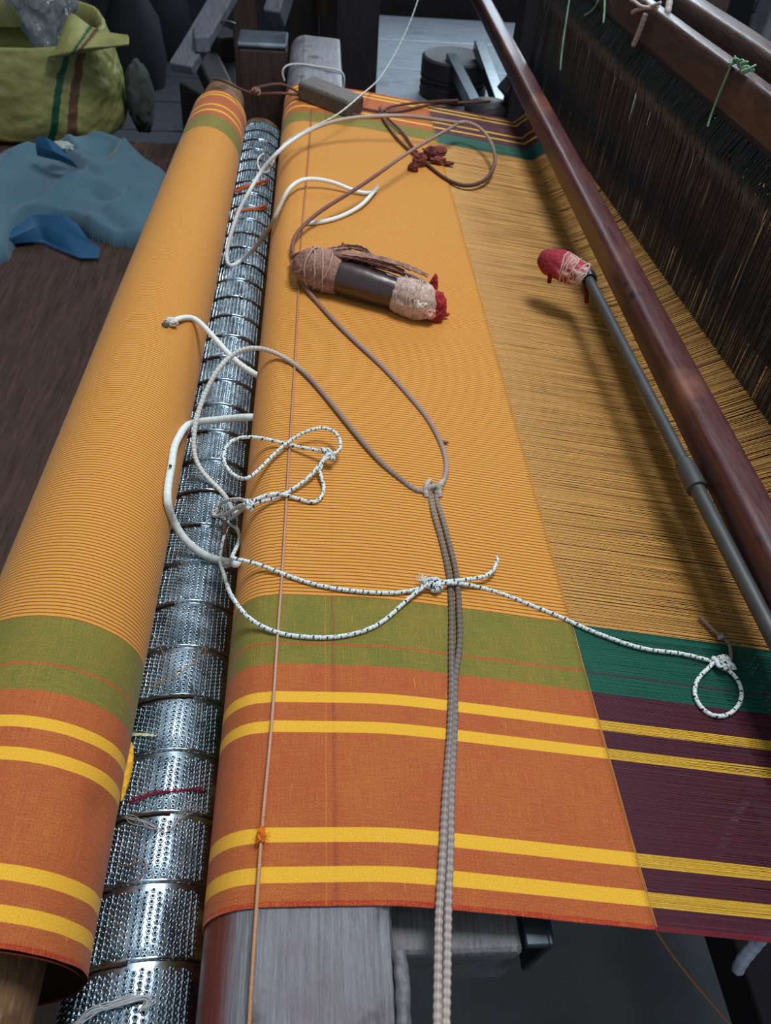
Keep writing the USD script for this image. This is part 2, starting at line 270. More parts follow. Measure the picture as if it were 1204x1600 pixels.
TIN = mat('punched_tin', {'g': ('geometry', {}), 'n': ('noise_texture', {'scale': 45, 'detail': 4, 'roughness': .65}), 'rp': ('rgb_ramp', {'ramp': [(.2, lin(86, 102, 114)), (.55, lin(172, 192, 204)), (.9, lin(205, 220, 230))]}),
    'd': ('noise_texture', {'scale': 26, 'detail': 5, 'roughness': .7}), 'dr': ('map_range', {'from_min': .62, 'from_max': .76, 'to_min': 0, 'to_max': .7, 'clamp': True}), 'dm': ('mix', {'color2': lin(62, 44, 36)}),
    'at': ('attribute', {'attribute': 'tint'}), 'tm': ('mix', {'mix_type': 'multiply', 'fac': 1.0}), 'mr': ('map_range', {'from_min': 0, 'from_max': .75, 'to_min': .97, 'to_max': .35}), 'rr': ('map_range', {'from_min': .3, 'from_max': .7, 'to_min': .16, 'to_max': .30}), 'p': ('principled_bsdf', {})},
    [('g.position', 'n.vector'), ('g.position', 'd.vector'), ('n.fac', 'rp.fac'), ('d.fac', 'dr.value'), ('dr.result', 'dm.fac'), ('rp.color', 'dm.color1'), ('dm.color', 'tm.color1'), ('at.color', 'tm.color2'), ('tm.color', 'p.base_color'), ('dr.result', 'mr.value'), ('mr.result', 'p.metallic'), ('n.fac', 'rr.value'), ('rr.result', 'p.roughness')])
W_GREY = wood('weathered_beam_wood', lin(70, 64, 70), lin(136, 140, 146), axis_stretch=(9, .4, 9), rough=.5, spec=.5, bump=.6, freq=9, patch=[(lin(104, 86, 98), 16, .5, .75), (lin(58, 50, 50), 24, .58, .70)], rlo=.32, painted_reflection=(lin(104, 44, 34), -.044, -.036))  # reddish reflection of the cloth roll painted along the left side
W_STUB = wood('weathered_stub_wood', lin(70, 64, 66), lin(128, 126, 130), axis_stretch=(9, .6, 9), rough=.5, spec=.5, bump=.6, freq=9, patch=(lin(58, 44, 40), 24, .55, .74), rlo=.32)
W_BAR = wood('oiled_red_wood', lin(58, 30, 32), lin(92, 52, 50), axis_stretch=(5, .5, 5), rough=.40, spec=.5, bump=.35, freq=5, patch=[(lin(122, 78, 60), 9, .56, .72), (lin(36, 32, 34), 13, .60, .64)], rlo=.26)
W_SHAFT = wood('old_heddle_wood', lin(50, 38, 37), lin(92, 72, 67), axis_stretch=(5, .5, 5), rough=.5, spec=.45, bump=.4, freq=5, patch=(lin(120, 88, 74), 11, .58, .75), rlo=.3)
W_BENCH = wood('dark_bench_wood', lin(46, 34, 31), lin(92, 68, 57), axis_stretch=(6, .5, 6), rough=.45, spec=.4, bump=.35, freq=3, patch=(lin(92, 62, 46), 3.5, .55, .75), rlo=.32)
W_DARK = wood('smoked_post_wood', lin(20, 17, 19), lin(40, 33, 34), axis_stretch=(5, 5, .5), rough=.6, spec=.35, freq=6)
W_BROWN = wood('brown_post_wood', lin(42, 31, 28), lin(74, 56, 48), axis_stretch=(5, 5, .5), rough=.5, spec=.45, freq=6, rlo=.3)
W_PALE = wood('pale_grey_wood', lin(74, 79, 88), lin(112, 118, 128), axis_stretch=(4, 1, 1), rough=.6, spec=.4, freq=5)
W_TABLE = wood('grey_plank_wood', lin(104, 112, 122), lin(165, 172, 180), axis_stretch=(.5, 6, 3), rough=.4, spec=.5, freq=5, rlo=.25, patch=(lin(70, 62, 62), 5, .6, .8))
W_AXLE = wood('raw_axle_wood', lin(84, 60, 40), lin(150, 116, 82), axis_stretch=(6, .6, 6), rough=.7, spec=.3, bump=.7, freq=7, patch=(lin(70, 50, 32), 30, .55, .7))
STEEL = plain('grey_steel_pipe', lin(72, 74, 74), rough=.48, spec=.45, metallic=.3, noise=.2, scale=60)
IRON = plain('dark_iron', lin(84, 92, 98), rough=.26, metallic=.85, noise=.3, scale=50)
DULL = plain('dull_iron', lin(56, 66, 70), rough=.42, metallic=.6, noise=.35, scale=90)
GLOSSW = wood('polished_grip_wood', lin(38, 26, 28), lin(64, 42, 40), axis_stretch=(4, 2, 4), rough=.25, spec=.6, bump=.1, freq=8, coat=.5, rlo=.18)
CONCRETE = plain('grey_concrete', lin(74, 78, 80), rough=.8, noise=.22, scale=9, bump=.3, dist=.003)
WALLM = plain('sooty_wall', lin(40, 42, 48), rough=.9, noise=.3, scale=3, bump=.3)
BLUE = plain('blue_grey_cotton', lin(78, 110, 126), rough=.9, spec=.2, noise=.12, scale=700, bump=.3, sheen=.2, dist=.0006)
BLUE2 = plain('bright_blue_lining', lin(34, 84, 120), rough=.45, spec=.4, noise=.12, scale=30, bump=.1)
# ------------------------------------------------------------------ the setting
def slab(x0, x1, y0, y1, z0, z1): return rbox((x1-x0, y1-y0, z1-z0), ((x0+x1)/2, (y0+y1)/2, (z0+z1)/2), .004)
def struct(name, mesh, m): tag(prim(numbered('/World/'+name), mesh, m, np.zeros(3)).GetPrim(), None, None, None, 'structure')
struct('floor', slab(-2.6, 3.4, -1.6, 4.6, -.1, 0), CONCRETE)
struct('wall_back', slab(-2.6, 3.4, 4.6, 4.75, -.1, 3.2), WALLM)
struct('wall_left', slab(-2.75, -2.6, -1.6, 4.75, -.1, 3.2), WALLM)
struct('wall_right', slab(3.4, 3.55, -1.6, 4.75, -.1, 3.2), WALLM)

# ------------------------------------------------------------------ breast beam
t = Thing('breast_beam', 'long weathered grey wooden beam under the left edge of the woven cloth', 'loom beam', (0, .7, .58))
def beam_body():
    ys = np.r_[np.linspace(-.12, .2, 90), np.linspace(.206, 1.30, 60), np.linspace(1.31, 1.56, 40)]
    a = np.linspace(np.pi, np.pi/2, 12); x = list(-.030+.0258*np.cos(a)); z = list(CAM[2]-.421+.0345*np.sin(a))
    zt = lambda q: float(cloth_z(q))-.0012
    xs2 = np.linspace(-.028, .030, 24); x += list(xs2); z += [zt(q) for q in xs2]
    x += [.0335, .0350, .0352, .0352]; z += [zt(.03)-.0012, zt(.03)-.005, .72, .60]
    x += [-.0558, -.0558]; z += [.60, .72]
    P = np.stack([x, z], 1); n, m = len(ys), len(P)
    V = np.zeros((n, m, 3)); V[..., 0] = P[:, 0]; V[..., 2] = P[:, 1]; V[..., 1] = ys[:, None]
    front = (ys < .118)[:, None]
    q = V.reshape(-1, 3)
    nz = meshkit.fbm(q*np.array([220, 9, 220])).reshape(n, m); nx = meshkit.fbm(q*np.array([30, 60, 30])+5).reshape(n, m)
    top = (P[:, 1] > .78)[None]
    V[..., 2] += np.where(front & top, .0009*(nz-.3)-.0004, 0)
    edge = ((P[:, 0] > .026) & (P[:, 1] > .76))[None]
    V[..., 0] += np.where(front & edge, -.0022*np.abs(nx)+.0014*nx, 0); V[..., 2] += np.where(front & edge, -.0035*np.clip(nx, 0, 1), 0)
    V[..., 2] += np.where((ys > 1.31)[:, None] & top, .0008*nz, 0)
    F = grid_faces(n, m, wrap=True, flip=True); V = V.reshape(-1, 3)
    caps = []
    for e, fl in ((0, 0), (n-1, 1)):
        c = len(V); V = np.vstack([V, V[e*m:(e+1)*m].mean(0)]); k = np.arange(m); k2 = (k+1) % m
        tri = np.stack([e*m+k, e*m+k2, np.full(m, c)], 1); caps.append(tri if fl else tri[:, ::-1])
    return V, np.vstack([F, *caps])
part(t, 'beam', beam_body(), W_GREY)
# split splinter on the right edge at the near end
sp, _, _ = spline(np.array([[.0362, .066, .794], [.0372, .082, .7955], [.0372, .094, .7945], [.0366, .100, .793]]), 30)
part(t, 'splinter', rough(trimesh.Trimesh(*tube(sp, .0026, 10)), .0016, 260, .0012), W_STUB, smooth=60)
tie, _, _ = spline(np.array([[-.058, 1.375, .780], [-.056, 1.378, .7995], [-.03, 1.382, .8032], [.0, 1.378, .8015], [.03, 1.37, .7998], [.0365, 1.368, .795], [.0365, 1.367, .77]]), 60)
part(t, 'tied_string', tube(tie, .0016, 7), plain('pale_string', lin(190, 196, 196), rough=.8), label='thin pale string round the far end of the beam')

# ------------------------------------------------------------------ woven cloth on the beam
C_Y, C_G, C_O, C_YS, C_R, C_RL = lin(214, 150, 66), lin(108, 110, 48), lin(170, 84, 48), lin(228, 174, 52), lin(160, 44, 30), lin(166, 80, 46)
BANDS = [(.1200, C_R), (.1226, C_O), (.1309, C_YS), (.1384, C_O), (.1500, C_YS), (.1573, C_O), (.2093, C_YS), (.2162, C_O), (.2277, C_YS), (.2346, C_O), (.2530, C_G), (.2664, C_RL), (.2680, C_G),
    (.3037, C_Y), (1.1345, C_G), (1.1750, C_O), (1.1925, C_YS), (1.1985, C_O), (1.2155, C_YS), (1.2215, C_O), (1.2650, C_YS), (1.2715, C_O), (1.2800, C_YS), (1.2860, C_O), (1.2925, C_R)]
V_END = 1.295
def band_grid(remap=lambda v: v, step=.006, eps=.00012):
    """v lines with doubled lines at every stripe edge, their colours, rib mask and mottle mask"""
    v, c, k, q = [], [], [], []
    for i, (a, col) in enumerate(BANDS):
        b = BANDS[i+1][0] if i+1 < len(BANDS) else V_END
        n = max(2, int((b-a)/step)+1); vs = np.linspace(a+eps, b-eps, n)
        yel = col in (C_YS,); base = col is C_Y
        for x in vs: v.append(x); c.append(col); k.append(1.0 if base else 0.0); q.append(.15 if base else (.1 if yel else 1.0))
    return np.array(v), np.array(c), np.array(k), np.array(q)
bv, bc, bk, bq = band_grid()
def woven():
    n, m = len(CP), len(bv)
    V = np.zeros((n, m, 3)); V[..., 0] = CP[:, :1]; V[..., 2] = CP[:, 1:]; V[..., 1] = bv[None]+skew(CP[:, 0])[:, None]
    q = np.stack([np.broadcast_to(CS[:, None], (n, m)), np.broadcast_to(bv[None], (n, m)), np.zeros((n, m))], -1).reshape(-1, 3)
    w = meshkit.fbm(q*9.0).reshape(n, m); w2 = meshkit.fbm(q*np.array([20, 55, 1])+3).reshape(n, m)
    free = np.clip((CP[:, 0]-X1)/.03, 0, 1)[:, None]
    V[..., 2] += free*(.0016*w+.0004*w2)
    V[..., 1] += .0006*w2*np.exp(-(bv-.12)/.01)[None]                 # the selvage wavers a little
    V[-1, :, 0] += .0012*meshkit.fbm(q[-m:]*np.array([1, 40, 1])+9)   # so does the last pick
    V = V.reshape(-1, 3); F = grid_faces(n, m, flip=True)
    top = trimesh.Trimesh(V, F, process=False); N = top.vertex_normals
    if N[n*m-m//2-1, 2] < 0: F = F[:, ::-1]; N = -N
    B = V-N*.0007; e = []
    idx = np.arange(n*m).reshape(n, m)
    for line, fl in ((idx[0], 0), (idx[-1], 1), (idx[:, 0], 1), (idx[:, -1], 0)):
        a, b = line[:-1], line[1:]; q4 = np.concatenate([np.stack([a, b, b+n*m], 1), np.stack([a, b+n*m, a+n*m], 1)]); e.append(q4 if fl else q4[:, ::-1])
    F = np.vstack([F, F[:, ::-1]+n*m, *e]); V2 = np.vstack([V, B])
    rep = lambda a: np.tile(np.broadcast_to(a[None], (n,)+a.shape).reshape((n*m,)+a.shape[1:]), (2,)+(1,)*(a.ndim-1))
    al = np.tile(np.repeat(CS, m), 2)
    return (V2, F), rep(bc), {'across': rep(bv), 'along': al, 'ribbed': rep(bk), 'mottle': rep(bq)}
t = Thing('woven_cloth', 'handwoven yellow cotton cloth with green and orange striped borders stretched over the grey beam', 'cloth', (.06, .7, .72))
m_, c_, e_ = woven(); part(t, 'weave', m_, CLOTH, col=c_, extra=e_)
ribs = MB()                                                           # last picks pile up as small cords at the fell
for k in range(2):
    ys = np.linspace(.122, 1.293, 500); xx = .1635+.0009*k+.0006*meshkit.fbm(np.stack([ys*0, ys*30, ys*0+k], 1)); zz = cloth_z(xx)+.0003
    ribs.add(*tube(np.stack([xx, ys+skew(xx), zz-.0002], 1), .0003, 5))
part(t, 'last_pick', ribs.mesh(), plain('weft_yarn', lin(190, 128, 54), rough=.8), label='last weft yarns along the unwoven edge')
# ------------------------------------------------------------------ unwoven warp: every yarn a thin tube from the fell, under the bar and up into the heddles
U_Y, U_G, U_M, U_YS, U_R, U_ML = lin(206, 156, 78), lin(10, 92, 72), lin(84, 30, 46), lin(226, 180, 56), lin(116, 26, 42), lin(92, 44, 52)
UMAP = {C_Y: U_Y, C_G: U_G, C_O: U_M, C_YS: U_YS, C_R: U_R, C_RL: U_ML}
def band_col(v):
    i = max(k for k, b in enumerate(BANDS) if b[0] <= v); return BANDS[i][1]
XK, ZK = .300, float(cloth_z(.300))
def heddle_x(y): return .352-.05*(y-.85)
def yarns(vs, cols, r, jit, lift=0.0):
    n = len(vs); vs = np.asarray(vs); jr = lambda s: rng.normal(0, s, n)
    xh = heddle_x(vs+skew(.35))
    up = rng.random(n) < .72                                           # the shed is open: most ends rise to the front shaft, the rest stay low
    X = np.stack([np.full(n, .1632), np.full(n, .20), np.full(n, .25), np.full(n, XK), (XK+xh)/2, xh, xh+.10, xh+.40], 1)
    Z = cloth_z(X); d0, d1, d2 = jr(jit*.4), jr(jit), jr(jit)
    Z[:, 1] += d0; Z[:, 2] += d1*.8; Z[:, 3] += d2
    rise = np.where(up, .034, .006); h = ZK
    Z[:, 4] = h+rise*.40+jr(jit*1.2); Z[:, 5] = h+rise+jr(jit*1.2); Z[:, 6] = h+rise*.4; Z[:, 7] = h-.01
    Z += lift
    Y = vs[:, None]+skew(X)*np.array([1]*8)[None]; jy = jr(jit*.5)
    Y[:, 2:] += jy[:, None]; Y[:, 4:] += jr(jit*.9)[:, None]; Y[:, 5:] += jr(jit*.9)[:, None]
    k = 4; ph = np.arange(k)*2*np.pi/k+.4
    off = np.stack([np.zeros(k), np.cos(ph), np.sin(ph)], 1)
    rr = np.asarray(r) if np.ndim(r) else np.full(n, r)
    V = np.stack([X, Y, Z], -1)[:, :, None, :]+rr[:, None, None, None]*off[None, None]
    f1 = grid_faces(8, k, wrap=True); F = (f1[None]+(np.arange(n)*8*k)[:, None, None]).reshape(-1, 3)
    col = np.repeat(np.asarray(cols), 8*k, 0)
    return (V.reshape(-1, 3), F), np.clip(col, 0, 1)
t = Thing('warp', 'unwoven yellow, green and maroon yarns stretched from cloth edge to dark heddles', 'warp yarns', (.25, .7, .74))
for nm, a, b in (('border_yarns', .1203, .3037), ('border_yarns', 1.1345, 1.295)):
    vs = np.arange(a, b, .00052); vs = vs+rng.normal(0, .00004, len(vs))
    cs = np.array([UMAP[band_col(v)] for v in vs])*(1+rng.normal(0, .06, len(vs)))[:, None]
    ys_ = np.array([band_col(v) is C_YS for v in vs]); r = np.where(ys_, .00022, .00026)
    m_, c_ = yarns(vs, cs, r, .00025); part(t, nm, m_, THREAD, col=c_, kind='stuff', label='dense green and maroon border yarns with yellow lines')
vs, cs, rs = [], [], []
for v0 in np.arange(.3042, 1.1335, .0029):
    n = 5; g = .00046+rng.normal(0, .00002)
    for k in range(n):
        vs.append(v0+k*g+rng.normal(0, .00006)); tone = 1+rng.normal(0, .10); cs.append(np.array(U_Y)*tone); rs.append(.00023+.00003*rng.random())
    vs.append(v0+.00245+rng.normal(0, .0001)); cs.append(np.array(lin(120, 72, 30))*(1+rng.normal(0, .2))); rs.append(.00018)
m_, c_ = yarns(vs, cs, np.array(rs), .00028); part(t, 'ground_yarns', m_, THREAD, col=c_, kind='stuff', label='yellow yarns in narrow groups with dark gaps')
vs = np.arange(.305, 1.133, .00145); m_, c_ = yarns(vs, np.array([lin(120, 78, 38)])*(1+rng.normal(0, .15, len(vs)))[:, None], .00035, .0009, -.006)
part(t, 'lower_shed_yarns', m_, THREAD, col=c_, kind='stuff', label='brown lower layer of yarns seen through the gaps')

# ------------------------------------------------------------------ cloth roll on the left
t = Thing('cloth_roll', 'fat roll of finished yellow cloth with striped ends on a wooden axle', 'cloth roll', (-.17, .7, .68))
VMAP = PchipInterpolator([.1200, .1309, .1384, .1500, .1573, .2093, .2162, .2277, .2346, .2530, .2672, .3037, 1.1345, 1.1750, 1.295],
    [.1093, .1206, .1280, .1388, .1462, .1983, .2057, .2174, .2245, .2408, .2583, .2918, 1.1479, 1.1977, 1.3103])
def wound():
    rv, rc, rk, rq = band_grid(step=.008); ys = VMAP(rv); ph = np.linspace(0, 2*np.pi, 121)
    n, m = len(rv), len(ph); V = np.zeros((n, m, 3)); fade = np.exp(-(ys-ys[0])/.02)
    q = np.stack([np.repeat(ys, m), np.tile(np.cos(ph), n), np.tile(np.sin(ph), n)], 1)
    w = meshkit.fbm(q*np.array([7, 1.3, 1.3])).reshape(n, m); w2 = meshkit.fbm(q*np.array([40, 2, 2])+4).reshape(n, m)
    for i, y in enumerate(ys):
        cx, cz, r = roll_at(y); rr = r+.0009*w[i]+.0002*w2[i]+.0012*fade[i]*w2[i]
        V[i, :, 0] = cx+rr*np.cos(ph); V[i, :, 2] = cz+rr*np.sin(ph)
    V[..., 1] = ys[:, None]+fade[:, None]*.0016*w2+.0012*w
    # a pucker where an under layer peeps out on the right, by the second yellow line
    yy, pp = ys[:, None], np.mod(ph[None]-np.radians(18)+np.pi, 2*np.pi)-np.pi
    g = np.exp(-((yy-.186)/.010)**2-(pp/.22)**2); V[..., 0] -= .004*g; V[..., 2] += .001*g
    rep = lambda a: np.broadcast_to(a[:, None], (n, m)+a.shape[1:]).reshape((n*m,)+a.shape[1:])
    along = np.tile(ph*.05, n)
    return (V.reshape(-1, 3), grid_faces(n, m, flip=False)), rep(rc), {'across': rep(rv), 'along': along, 'ribbed': rep(rk), 'mottle': rep(rq)}
m_, c_, e_ = wound(); part(t, 'outer_cloth', m_, CLOTH, col=c_, extra=e_)
for y0, sg, nm in ((.1093, 1, 'near'), (1.3103, -1, 'far')):           # wound layers at both ends, stepped back one inside the other
    mb = MB(); ph = np.linspace(0, 2*np.pi, 97); cx, cz, R = roll_at(y0); wav = meshkit.fbm(np.stack([np.cos(ph)*2, np.sin(ph)*2, ph*0], 1)); rows = []; prev = 0
    for k, (dr, dy) in enumerate([(0, 0), (.0008, .0006), (.0014, .006), (.0030, .0075), (.0034, .0045), (.0050, .0052), (.0054, .009), (.008, .0085), (.0084, .012), (.012, .011), (.0124, .015), (.017, .0145), (.021, .017)]):
        rr = R-dr+.0006*wav*(k > 0); yy = y0+sg*(dy+.0012*np.roll(wav, 13*k)*(k > 0))
        rows.append(np.stack([cx+rr*np.cos(ph), np.broadcast_to(yy, ph.shape), cz+rr*np.sin(ph)], 1))
    V = np.vstack(rows); cc = np.repeat(np.array([lin(120, 42, 26) if k < 1 else lin(40, 18, 16) for k in range(len(rows))]), len(ph), 0)  # recessed layers painted near black for the shade inside the roll end
    part(t, 'layer_edges', (V, grid_faces(len(rows), len(ph), flip=(sg > 0))), RAG, col=cc, label='edges of the wound cloth layers')
cx, cz, _ = roll_at(.1)
ya = np.linspace(-.12, .30, 120); ph = np.linspace(0, 2*np.pi, 40, endpoint=False); A = np.array([roll_at(y)[:2] for y in ya])
q = np.stack([np.repeat(ya, 40)*14, np.tile(np.cos(ph), 120)*2.4, np.tile(np.sin(ph), 120)*2.4], 1); nz = meshkit.fbm(q).reshape(120, 40)
V = np.zeros((120, 40, 3)); rr = np.where(ya < .35, .0345, .0345)[:, None]+.0013*nz; V[..., 0] = A[:, :1]+rr*np.cos(ph); V[..., 1] = ya[:, None]; V[..., 2] = A[:, 1:]+rr*np.sin(ph)
part(t, 'axle', (V.reshape(-1, 3), grid_faces(120, 40, wrap=True, flip=False)), W_AXLE, label='raw brown wooden axle of the roll')
ya = np.linspace(1.28, 1.41, 60); A = np.array([roll_at(1.3)[:2] for y in ya]); rr = .0335*np.clip((1.42-ya)/.03, 0, 1)**.5
part(t, 'axle', tube(np.stack([A[:, 0], ya, A[:, 1]], 1), rr, 28), W_AXLE, label='raw brown wooden axle of the roll')
# yellow fold of the under layer peeping out
P = np.array([_cyl(205, 1160, .0008, 'r'), _cyl(204, 1180, .0016, 'r'), _cyl(198, 1210, .0018, 'r'), _cyl(194, 1232, .0014, 'r'), _cyl(189, 1252, .0004, 'r')])
C, s, _ = spline(P, 60); T, N, B = frames(C); w = .0026*np.sin(np.linspace(.15, 3.0, 60))
V, F = tube(C, w, 10, rad=1+.1*meshkit.fbm(np.stack([np.repeat(s, 10)*300, np.tile(np.arange(10.), 60), np.zeros(600)], 1)).reshape(60, 10))
part(t, 'under_fold', (V, F), RAG, col=np.broadcast_to(C_YS, (len(V), 3)), label='yellow fold peeping out from under the outer layer')

# ------------------------------------------------------------------ perforated tin roller
t = Thing('grip_roller', 'roller wrapped in punched tin strips between the cloth roll and the beam', 'roller', (PX, .7, PZ-PR))
core, _, _ = spline(np.array([[PX, -.06, PZ], [PX, 1.40, PZ]]), 20); part(t, 'core', tube(core, PR-.0012, 48), W_AXLE)
PITCHR = .0405
def strip(k):
    """one turn of a helical tin strip with its punched burrs on the upper side"""
    mb = MB(); y0 = -.075+k*PITCHR; ph = np.linspace(-.5*np.pi, 1.5*np.pi, 145)
    prof = [(-.0002, .0006), (.0001, .0013), (.0010, .0016), (.0024, .0013), (.012, .0011), (.028, .0007), (PITCHR-.001, .0004), (PITCHR+.001, .0002)]
    rows = []; wob = .0012*meshkit.fbm(np.stack([ph*1.5, ph*0+k*7.1, ph*0], 1))
    for dy, dr in prof:
        y = y0+dy-PITCHR*(ph/(2*np.pi))*.55+wob; rr = PR+dr
        lip = 1+(.9*meshkit.fbm(np.stack([ph*9, ph*0+k*3.3, ph*0+2], 1)) if .0001 < dy < .0012 else 0); rr = PR+dr*lip
        rows.append(np.stack([PX+rr*np.cos(ph), y, PZ+rr*np.sin(ph)], 1))
    mb.add(np.vstack(rows), grid_faces(len(rows), 145, flip=True), (1., 1., 1.))
    dphi = .0039/PR; js = np.arange(int(np.radians(42)/dphi), int(np.radians(152)/dphi)); nr = 12
    J, I = np.meshgrid(js, np.arange(nr), indexing='ij'); ok = ~((I == nr-1) & (J % 2 == 1)); J, I = J[ok], I[ok]; N_ = len(J)
    a = J*dphi+rng.normal(0, .004, N_); y = y0+.0026+(I+.5*(J % 2))*.0031-PITCHR*(a/(2*np.pi))*.55+rng.normal(0, .00014, N_)
    base = PR+.00155-.030*(I*.0031); h = 1+rng.normal(0, .15, N_)
    ex, er = np.stack([-np.sin(a), 0*a, np.cos(a)], 1), np.stack([np.cos(a), 0*a, np.sin(a)], 1); c0 = np.stack([np.full(N_, PX), y, np.full(N_, PZ)], 1)
    lv = BURRV[None]; rad = base[:, None]+lv[..., 2]*h[:, None]
    V = c0[:, None]+er[:, None]*rad[..., None]+ex[:, None]*lv[..., :1]+np.array([0, 1., 0])*lv[..., 1:2]
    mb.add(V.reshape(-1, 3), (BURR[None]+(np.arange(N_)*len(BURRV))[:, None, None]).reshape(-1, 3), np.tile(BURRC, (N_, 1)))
    return mb.mesh(), mb.cols()
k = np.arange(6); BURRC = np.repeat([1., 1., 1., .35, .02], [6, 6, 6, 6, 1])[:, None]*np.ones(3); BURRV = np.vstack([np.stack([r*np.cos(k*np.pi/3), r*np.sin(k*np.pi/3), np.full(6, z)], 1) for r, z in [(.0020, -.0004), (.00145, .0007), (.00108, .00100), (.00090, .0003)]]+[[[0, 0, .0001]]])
BURR = np.vstack([grid_faces(4, 6, wrap=True), np.stack([18+k, 18+(k+1) % 6, np.full(6, 24)], 1)])
if trimesh.Trimesh(BURRV, BURR, process=False).face_normals[:, 2].mean() < 0: BURR = BURR[:, ::-1]
for k in range(36):                                                    # shade inside each hole is painted dark in the tint, not cut through
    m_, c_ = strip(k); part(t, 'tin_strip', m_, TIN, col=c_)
packing = plain('dirty_jute', lin(64, 46, 36), rough=.95, noise=.4, scale=300)
for k in range(36):                                                    # dirty bindings that show in the joints on the left
    a0, a1 = np.radians(rng.uniform(128, 150)), np.radians(rng.uniform(62, 118)) if rng.random() < .8 else np.radians(40)
    ph = np.linspace(a0+.5, a1, 40); y = -.075+k*PITCHR-PITCHR*(ph/(2*np.pi))*.55; r = PR+.0015
    C = np.stack([PX+r*np.cos(ph), y+.0002*rng.normal(size=40), PZ+r*np.sin(ph)], 1); part(t, 'joint_packing', tube(C, .0009*(.7+.6*rng.random(40)), 6), packing, label='dark fibre packing in a joint between strips')
# ------------------------------------------------------------------ batten bar, pipe with its red rag, heddles
BZ = .831
pn, pf = atz(1204, 870, BZ), atz(751, 0, BZ); dirb = (pf-pn)/np.linalg.norm(pf-pn)
def bar_mesh(a, b, prof, n=140, amp=.0006, sc=18):
    C = np.linspace(a, b, n); y = (b-a)/np.linalg.norm(b-a); x = np.cross(y, [0, 0, 1.]); x /= np.linalg.norm(x); z = np.cross(x, y); P = np.array(prof); m = len(P)
    V = C[:, None]+P[None, :, :1]*x+P[None, :, 1:]*z; q = V.reshape(-1, 3); c = (V-C[:, None]); c /= np.linalg.norm(c, axis=2)[..., None]
    V = V+c*(amp*meshkit.fbm(q*np.array([sc*3, sc, sc*3])).reshape(n, m))[..., None]
    V = V.reshape(-1, 3); F = grid_faces(n, m, wrap=True); V = np.vstack([V, C[0], C[-1]]); k = np.arange(m); k2 = (k+1) % m
    F = np.vstack([F, np.stack([k2, k, np.full(m, n*m)], 1), np.stack([(n-1)*m+k, (n-1)*m+k2, np.full(m, n*m+1)], 1)])
    tm = trimesh.Trimesh(V, F, process=False); return (V, F if tm.volume > 0 else F[:, ::-1])
def superell(w, h, e=3.2, n=36):
    a = np.linspace(0, 2*np.pi, n, endpoint=False); return np.stack([w/2*np.sign(np.cos(a))*np.abs(np.cos(a))**(2/e), h/2*np.sign(np.sin(a))*np.abs(np.sin(a))**(2/e)], 1)
single('batten_bar', bar_mesh(pn-dirb*.5, pf+dirb*.25, superell(.0262, .0285, 4.2)), W_BAR, 'long polished dark red wooden bar lying above the unwoven warp', 'loom bar', smooth=60)
t = Thing('pipe', 'thin grey steel pipe with a red rag grip beside the dark red bar', 'pipe', (.265, .45, .80))
RZ = .822
pp = [atz(x, y, RZ) for x, y in ((919, 436), (1021, 628), (1084, 752), (1180, 935), (1225, 1028))]
ax = (pp[-1]-pp[0])/np.linalg.norm(pp[-1]-pp[0]); p0 = pp[0]; tip = p0-ax*.004; end = p0+ax*.62
L = np.linalg.norm(atz(1072, 728, RZ)-p0); L2 = np.linalg.norm(atz(1090, 764, RZ)-p0)
part(t, 'rod', tube(np.linspace(p0-ax*.02, p0+ax*(L+.02), 20), .0049, 24), STEEL, smooth=60)
part(t, 'collar', tube(np.array([p0+ax*q for q in (L-.006, L-.003, L, L2-.004, L2, L2+.0003)]), np.array([.0050, .0062, .0072, .0074, .0074, .0064]), 28), STEEL, smooth=40)
part(t, 'rod', tube(np.linspace(p0+ax*L, end, 20), .0054, 24), STEEL, smooth=60)
mbk = MB()
for k in range(3):
    a = np.linspace(0, 2*np.pi, 25); c = p0-ax*(-.001+.003*k); x = np.cross(ax, [0, 0, 1.]); x /= np.linalg.norm(x); z = np.cross(x, ax)
    mbk.add(*tube(c+.0066*(np.cos(a)[:, None]*x+np.sin(a)[:, None]*z)+ax*(a/6.28*.003)[:, None], .0014, 7, cap=False))
part(t, 'end_ring', mbk.mesh(), IRON, label='dark wire ring at the end of the pipe', smooth=60)
